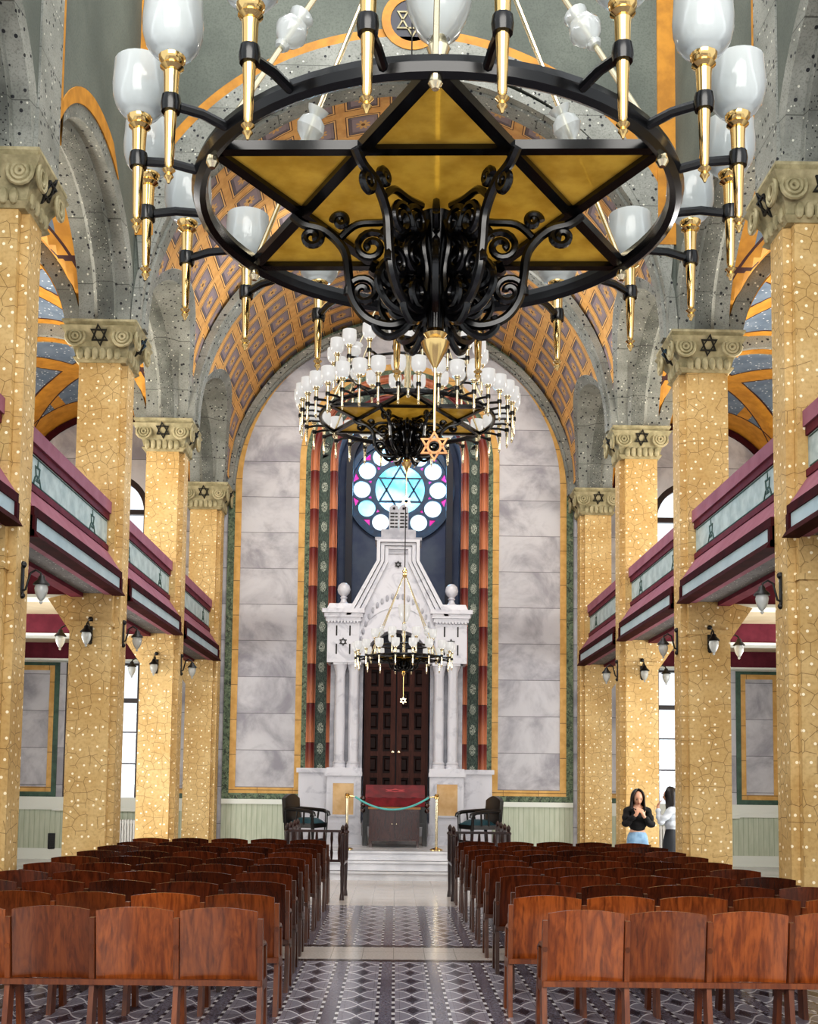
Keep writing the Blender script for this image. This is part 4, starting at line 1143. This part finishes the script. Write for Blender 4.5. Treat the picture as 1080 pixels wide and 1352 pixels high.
def head_mesh(c, pitch):
    m = MB(); n = 24; mm_ = 18
    m.ball((0, 0, 0), 1, n, mm_)
    for i, (x, y, z) in enumerate(m.v):       # faces -y
        wx = .073; wy = .092; wz = .112
        if z < 0: wx *= 1-.28*(-z)**1.5; wy *= 1-.12*(-z)
        X_, Y_, Z_ = x*wx, y*wy, z*wz
        if y < 0:
            fr = max(0, -y)**2
            nose = math.exp(-((x/.16)**2)-(((z+.15)/.22)**2))*.022*fr
            sock = (math.exp(-(((abs(x)-.42)/.2)**2)-(((z-.06)/.13)**2)))*.010*fr
            lip = math.exp(-((x/.3)**2)-(((z+.48)/.1)**2))*.006*fr; chin = math.exp(-((x/.35)**2)-(((z+.85)/.15)**2))*.012*fr
            Y_ += -nose+sock-lip-chin
        m.v[i] = (X_, Y_, Z_)
    for s in (-1, 1): m.ball((s*.073, .012, -.005), .022, 8, 6, (.35, .7, 1.3))
    M = Matrix.Translation(c) @ Matrix.Rotation(pitch, 4, 'X')
    m.v = [tuple(M @ Vector(q)) for q in m.v]
    return m.mesh('tmp'), M
def hand_nodes(nodes, edges, pre, w, d, up, side, curl):
    """palm and five fingers from wrist point w, direction d; side = thumb side"""
    w = Vector(w); d = Vector(d).normalized(); up = Vector(up); up = (up-d*up.dot(d)).normalized(); sd = d.cross(up)*side
    nodes[pre+'palm'] = (tuple(w+d*.045), (.022, .03)); edges.append((pre+'wrist', pre+'palm'))
    for k, (o, L) in enumerate(((.030, .066), (.010, .074), (-.010, .070), (-.028, .056))):
        a = w+d*.07+sd*o; prev = pre+'palm'; p = a; dd = d.copy()
        for j in range(3):
            nm = '%sf%d%d' % (pre, k, j); nodes[nm] = (tuple(p), .0085-.001*j); edges.append((prev, nm)); prev = nm
            dd = (dd*cos(curl)-up*sin(curl)).normalized(); p = p+dd*L*(.45 if j == 0 else .35)
    a = w+d*.03+sd*.03; dd = (d*.6+sd*.7-up*.3).normalized(); prev = pre+'palm'
    for j in range(3):
        nm = '%st%d' % (pre, j); nodes[nm] = (tuple(a+dd*.026*j), .0095-.001*j); edges.append((prev, nm)); prev = nm
def person(loc, rz, lab, H, pose, top, bottom, hairlen, skirt=False):
    p = empty('person', loc, lab, 'person', rz=rz)
    hz = H-.115
    N = {'pelvis': ((0, 0, .90), (.12, .095)), 'waist': ((0, 0, 1.02), (.10, .08)), 'chest': ((0, .0, 1.18), (.125, .09)), 'up': ((0, .01, 1.29), (.10, .07)), 'neck': ((0, .0, 1.36), .05), 'neck2': ((0, -.015, hz-.07), .045), 'head': ((0, -.02, hz), .06)}
    E = [('pelvis', 'waist'), ('waist', 'chest'), ('chest', 'up'), ('up', 'neck'), ('neck', 'neck2'), ('neck2', 'head')]
    for s, t in ((-1, 'R'), (1, 'L')):
        N[t+'hip'] = ((s*.085, 0, .84), .085); N[t+'knee'] = ((s*.09, -.01, .46), .055); N[t+'ank'] = ((s*.09, .02, .09), .038); N[t+'toe'] = ((s*.10, -.12, .04), .034)
        E += [('pelvis', t+'hip'), (t+'hip', t+'knee'), (t+'knee', t+'ank'), (t+'ank', t+'toe')]
        sh, el, wr, hd, upv, side, curl = pose[t]
        N[t+'sh'] = (sh, .05); N[t+'el'] = (el, .038); N[t+'wrist'] = (wr, .026)
        E += [('up', t+'sh'), (t+'sh', t+'el'), (t+'el', t+'wrist')]
        hand_nodes(N, E, t, wr, hd, upv, side, curl)
    body = skin_mesh(N, E)
    hm, M = head_mesh((0, -.03, hz), pose['pitch'])
    addm('body', join_remesh([body, hm], .0075, 2), 'skin', p)
    # clothes follow the same skeleton, offset outward from the body
    def cut(a, b, f): return tuple(Vector(a).lerp(Vector(b), f))
    def puff(me, d):
        nn = [v.normal.copy() for v in me.vertices]
        for v, q in zip(me.vertices, nn): v.co += q*(d(v.co) if callable(d) else d)
        return me
    inf = {k: N[k] for k in ('chest', 'waist', 'up', 'Rsh', 'Rel', 'Lsh', 'Lel')}
    inf['hem'] = ((0, 0, .985), (.10, .08)); inf['col'] = ((0, 0, 1.34), (.05, .05))
    for t in 'RL': inf[t+'cuff'] = (cut(N[t+'el'][0], N[t+'wrist'][0], .86), .03)
    me = join_remesh([skin_mesh(inf, [('chest', 'waist'), ('waist', 'hem'), ('chest', 'up'), ('up', 'col'), ('up', 'Rsh'), ('Rsh', 'Rel'), ('Rel', 'Rcuff'), ('up', 'Lsh'), ('Lsh', 'Lel'), ('Lel', 'Lcuff')])], .009, 2)
    addm('top', puff(me, lambda c: .014+.006*sin(c.z*60)+.010*(c.z < 1.12)), top[0], p, top[1])
    if skirt:
        m = MB(); m.lathe([(.10, 1.03), (.13, .95), (.165, .84), (.18, .6), (.19, .3), (.195, .18), (.18, .18), (.16, .6), (.1, 1.0)], 28, (0, 0, 0), Matrix.Diagonal((1, .8, 1, 1)), False)
        m.v = [(x*(1+.03*sin(9*math.atan2(y, x))*(1.03-z)), y*(1+.03*sin(9*math.atan2(y, x))*(1.03-z)), z) for x, y, z in m.v]
        m.build('skirt', bottom[0], p, bottom[1])
    else:
        inf = {'pelvis': N['pelvis'], 'wb': ((0, 0, 1.0), (.105, .085))}; ee = [('pelvis', 'wb')]
        for t in 'RL':
            for q in ('hip', 'knee'): inf[t+q] = N[t+q]
            inf[t+'ank'] = (cut(N[t+'knee'][0], N[t+'ank'][0], .9), .045); ee += [('pelvis', t+'hip'), (t+'hip', t+'knee'), (t+'knee', t+'ank')]
        addm('trousers', puff(join_remesh([skin_mesh(inf, ee)], .010, 2), .012), bottom[0], p, bottom[1])
    for s in (-1, 1):
        m = MB(); m.ball((s*.1, -.06, .045), .05, 12, 8, (.9, 2.1, .9)); m.build('shoe', 'shoe', p)
    # hair: cap plus long fall at the back and sides
    m = MB(); m.grid(22, 14, lambda u, v: (0, 0, 0))
    hv = []
    for a in range(23):
        th = rad(-125)+rad(250)*a/22               # around the back, 0 = back (+y)
        for b in range(15):
            v = b/14
            if v < .45:
                ph = PI/2*(v/.45); r = 1.0
                q = (sin(th)*.088*sin(ph), cos(th)*.106*sin(ph)+.004, .128*cos(ph))
            else:
                k = (v-.45)/.55
                q = (sin(th)*(.088+.01*k+.012*k*sin(th*7)), max(cos(th), -.45)*(.106-.0*k)+.006+.012*k, -hairlen*k)
            hv.append(tuple(M @ Vector(q)) if v < .45 else tuple((M @ Vector((q[0], q[1], 0)))+Vector((0, 0, q[2]))))
    m.v = hv; m.uv = None
    o = m.build('hair', 'hair', p); sd_ = o.modifiers.new('thick', 'SOLIDIFY'); sd_.thickness = .02; sd_.offset = 1
    for s in (-1, 1):
        m = MB(); m.ball((0, 0, 0), .0085, 8, 6, (1.5, .6, .8)); c = M @ Vector((s*.031, -.082, .006)); m.v = [(x+c.x, y+c.y, z+c.z) for x, y, z in m.v]; m.build('eye', 'star_black', p)
        m = MB(); m.ball((0, 0, 0), .004, 6, 5, (4.2, 1, .9)); c = M @ Vector((s*.032, -.088, .03)); m.v = [(x+c.x, y+c.y, z+c.z) for x, y, z in m.v]; m.build('eyebrow', 'hair', p)
    m = MB(); m.ball((0, 0, 0), .006, 8, 6, (3.2, .8, .9)); c = M @ Vector((0, -.088, -.054)); m.v = [(x+c.x, y+c.y, z+c.z) for x, y, z in m.v]; m.build('mouth', 'lips', p)
    return p
person((3.56, 17.1, 0), 0, 'standing woman in black sweater and pale blue jeans, hands raised to her bowed face', 1.575,
       {'pitch': .32, 'R': ((-.155, .01, 1.29), (-.20, -.07, 1.07), (-.05, -.17, 1.22), (.25, -.05, .6), (-.3, -1, 0), -1, .55),
        'L': ((.155, .01, 1.29), (.20, -.07, 1.06), (.055, -.18, 1.20), (-.25, -.05, .6), (.3, -1, 0), 1, .55)},
       ('black_knit', 'black knitted sweater'), ('denim', 'pale blue jeans'), .17)
person((4.1, 17.2, 0), -PI/2-.35, 'dark-haired woman in white top and charcoal skirt, half hidden behind a right-hand pillar', 1.61,
       {'pitch': .05, 'R': ((-.155, .01, 1.29), (-.2, .02, 1.05), (-.205, -.06, .83), (0, -.15, -1), (-1, 0, 0), 1, .3),
        'L': ((.155, .01, 1.29), (.2, -.15, 1.10), (.08, -.2, 1.33), (-.25, .25, .8), (.2, -1, 0), 1, .4)},
       ('white_cloth', 'white long-sleeved top'), ('grey_cloth', 'charcoal skirt'), .27, True)

# ------------------------------------------------------------------ lights, world, camera
def area(name, loc, target, size, energy, col=(1, 1, 1), sy=None):
    l = bpy.data.lights.new(name, 'AREA'); l.energy = energy; l.size = size; l.color = col
    if sy: l.shape = 'RECTANGLE'; l.size_y = sy
    o = bpy.data.objects.new(name, l); C.objects.link(o); o.location = loc
    o.rotation_euler = (Vector(target)-Vector(loc)).to_track_quat('-Z', 'Y').to_euler(); return o
area('rear_fill_light', (0, -2.5, 6), (0, 14, 4), 7, 850, (1, .96, .9), 6)  # unseen fill lamp added behind the camera
area('crossing_fill_light', (0, 10.5, 15.5), (0, 15.5, 4), 6, 700, (1, .97, .93), 6)  # added fill lamp, out of view high in the crossing
for s in (-1, 1):
    area('aisle_fill_light', (s*7.85, 17, 2.4), (s*3, 18.5, 1.2), 7, 560, (1, .98, .95), 2.2)  # fill lamp added out of sight at the outer wall
    area('gallery_fill_light', (s*7.85, 17, 6.2), (s*4.5, 17.5, 8), 7, 650, (1, .95, .85), 1.8)  # added fill, hidden in the gallery and aimed at its vault
area('apse_fill_light', (0, 17.6, 10.9), (0, 21.5, 3), 3.0, 230, (1, .98, .96), 1.2)  # fill lamp added overhead to brighten the ark end
area('rose_light', (rx, YN+.9, rz+.4), (rx, 20, rz-1.2), 1.6, 160, (.35, .65, 1))
w = bpy.data.worlds.new('World'); bpy.context.scene.world = w; w.use_nodes = True
bg = w.node_tree.nodes['Background']; bg.inputs[0].default_value = (.93, .97, 1, 1); bg.inputs[1].default_value = 1.1

cam = bpy.data.cameras.new('Camera'); co = bpy.data.objects.new('Camera', cam); C.objects.link(co)
FPX, PITCHA, YAW, ROLL, PX, PY, CX = 1511.98, .0804, .0131, .0120, 543.16, 907.13, -.0525
cam.sensor_fit = 'VERTICAL'; cam.sensor_height = 36; cam.lens = FPX/1352*36
cam.shift_x = -(PX-540)/1352; cam.shift_y = (PY-676)/1352
fw = Vector((sin(YAW)*cos(PITCHA), cos(YAW)*cos(PITCHA), sin(PITCHA))); rt = Vector((cos(YAW), -sin(YAW), 0)); up = rt.cross(fw)
r2 = rt*cos(ROLL)+up*sin(ROLL); u2 = up*cos(ROLL)-rt*sin(ROLL)
M = Matrix((r2, u2, -fw)).transposed().to_4x4(); M.translation = (CX, 0, 1.7); co.matrix_world = M
cam.clip_start = .05; cam.clip_end = 200
sc = bpy.context.scene; sc.camera = co
sc.view_settings.view_transform = 'Standard'
try: sc.view_settings.look = 'Medium High Contrast'
except Exception: pass
sc.view_settings.exposure = 0; sc.view_settings.gamma = 1
sc.cycles.max_bounces = 8; sc.cycles.transparent_max_bounces = 16; sc.cycles.use_denoising = True; sc.cycles.caustics_reflective = False; sc.cycles.caustics_refractive = False
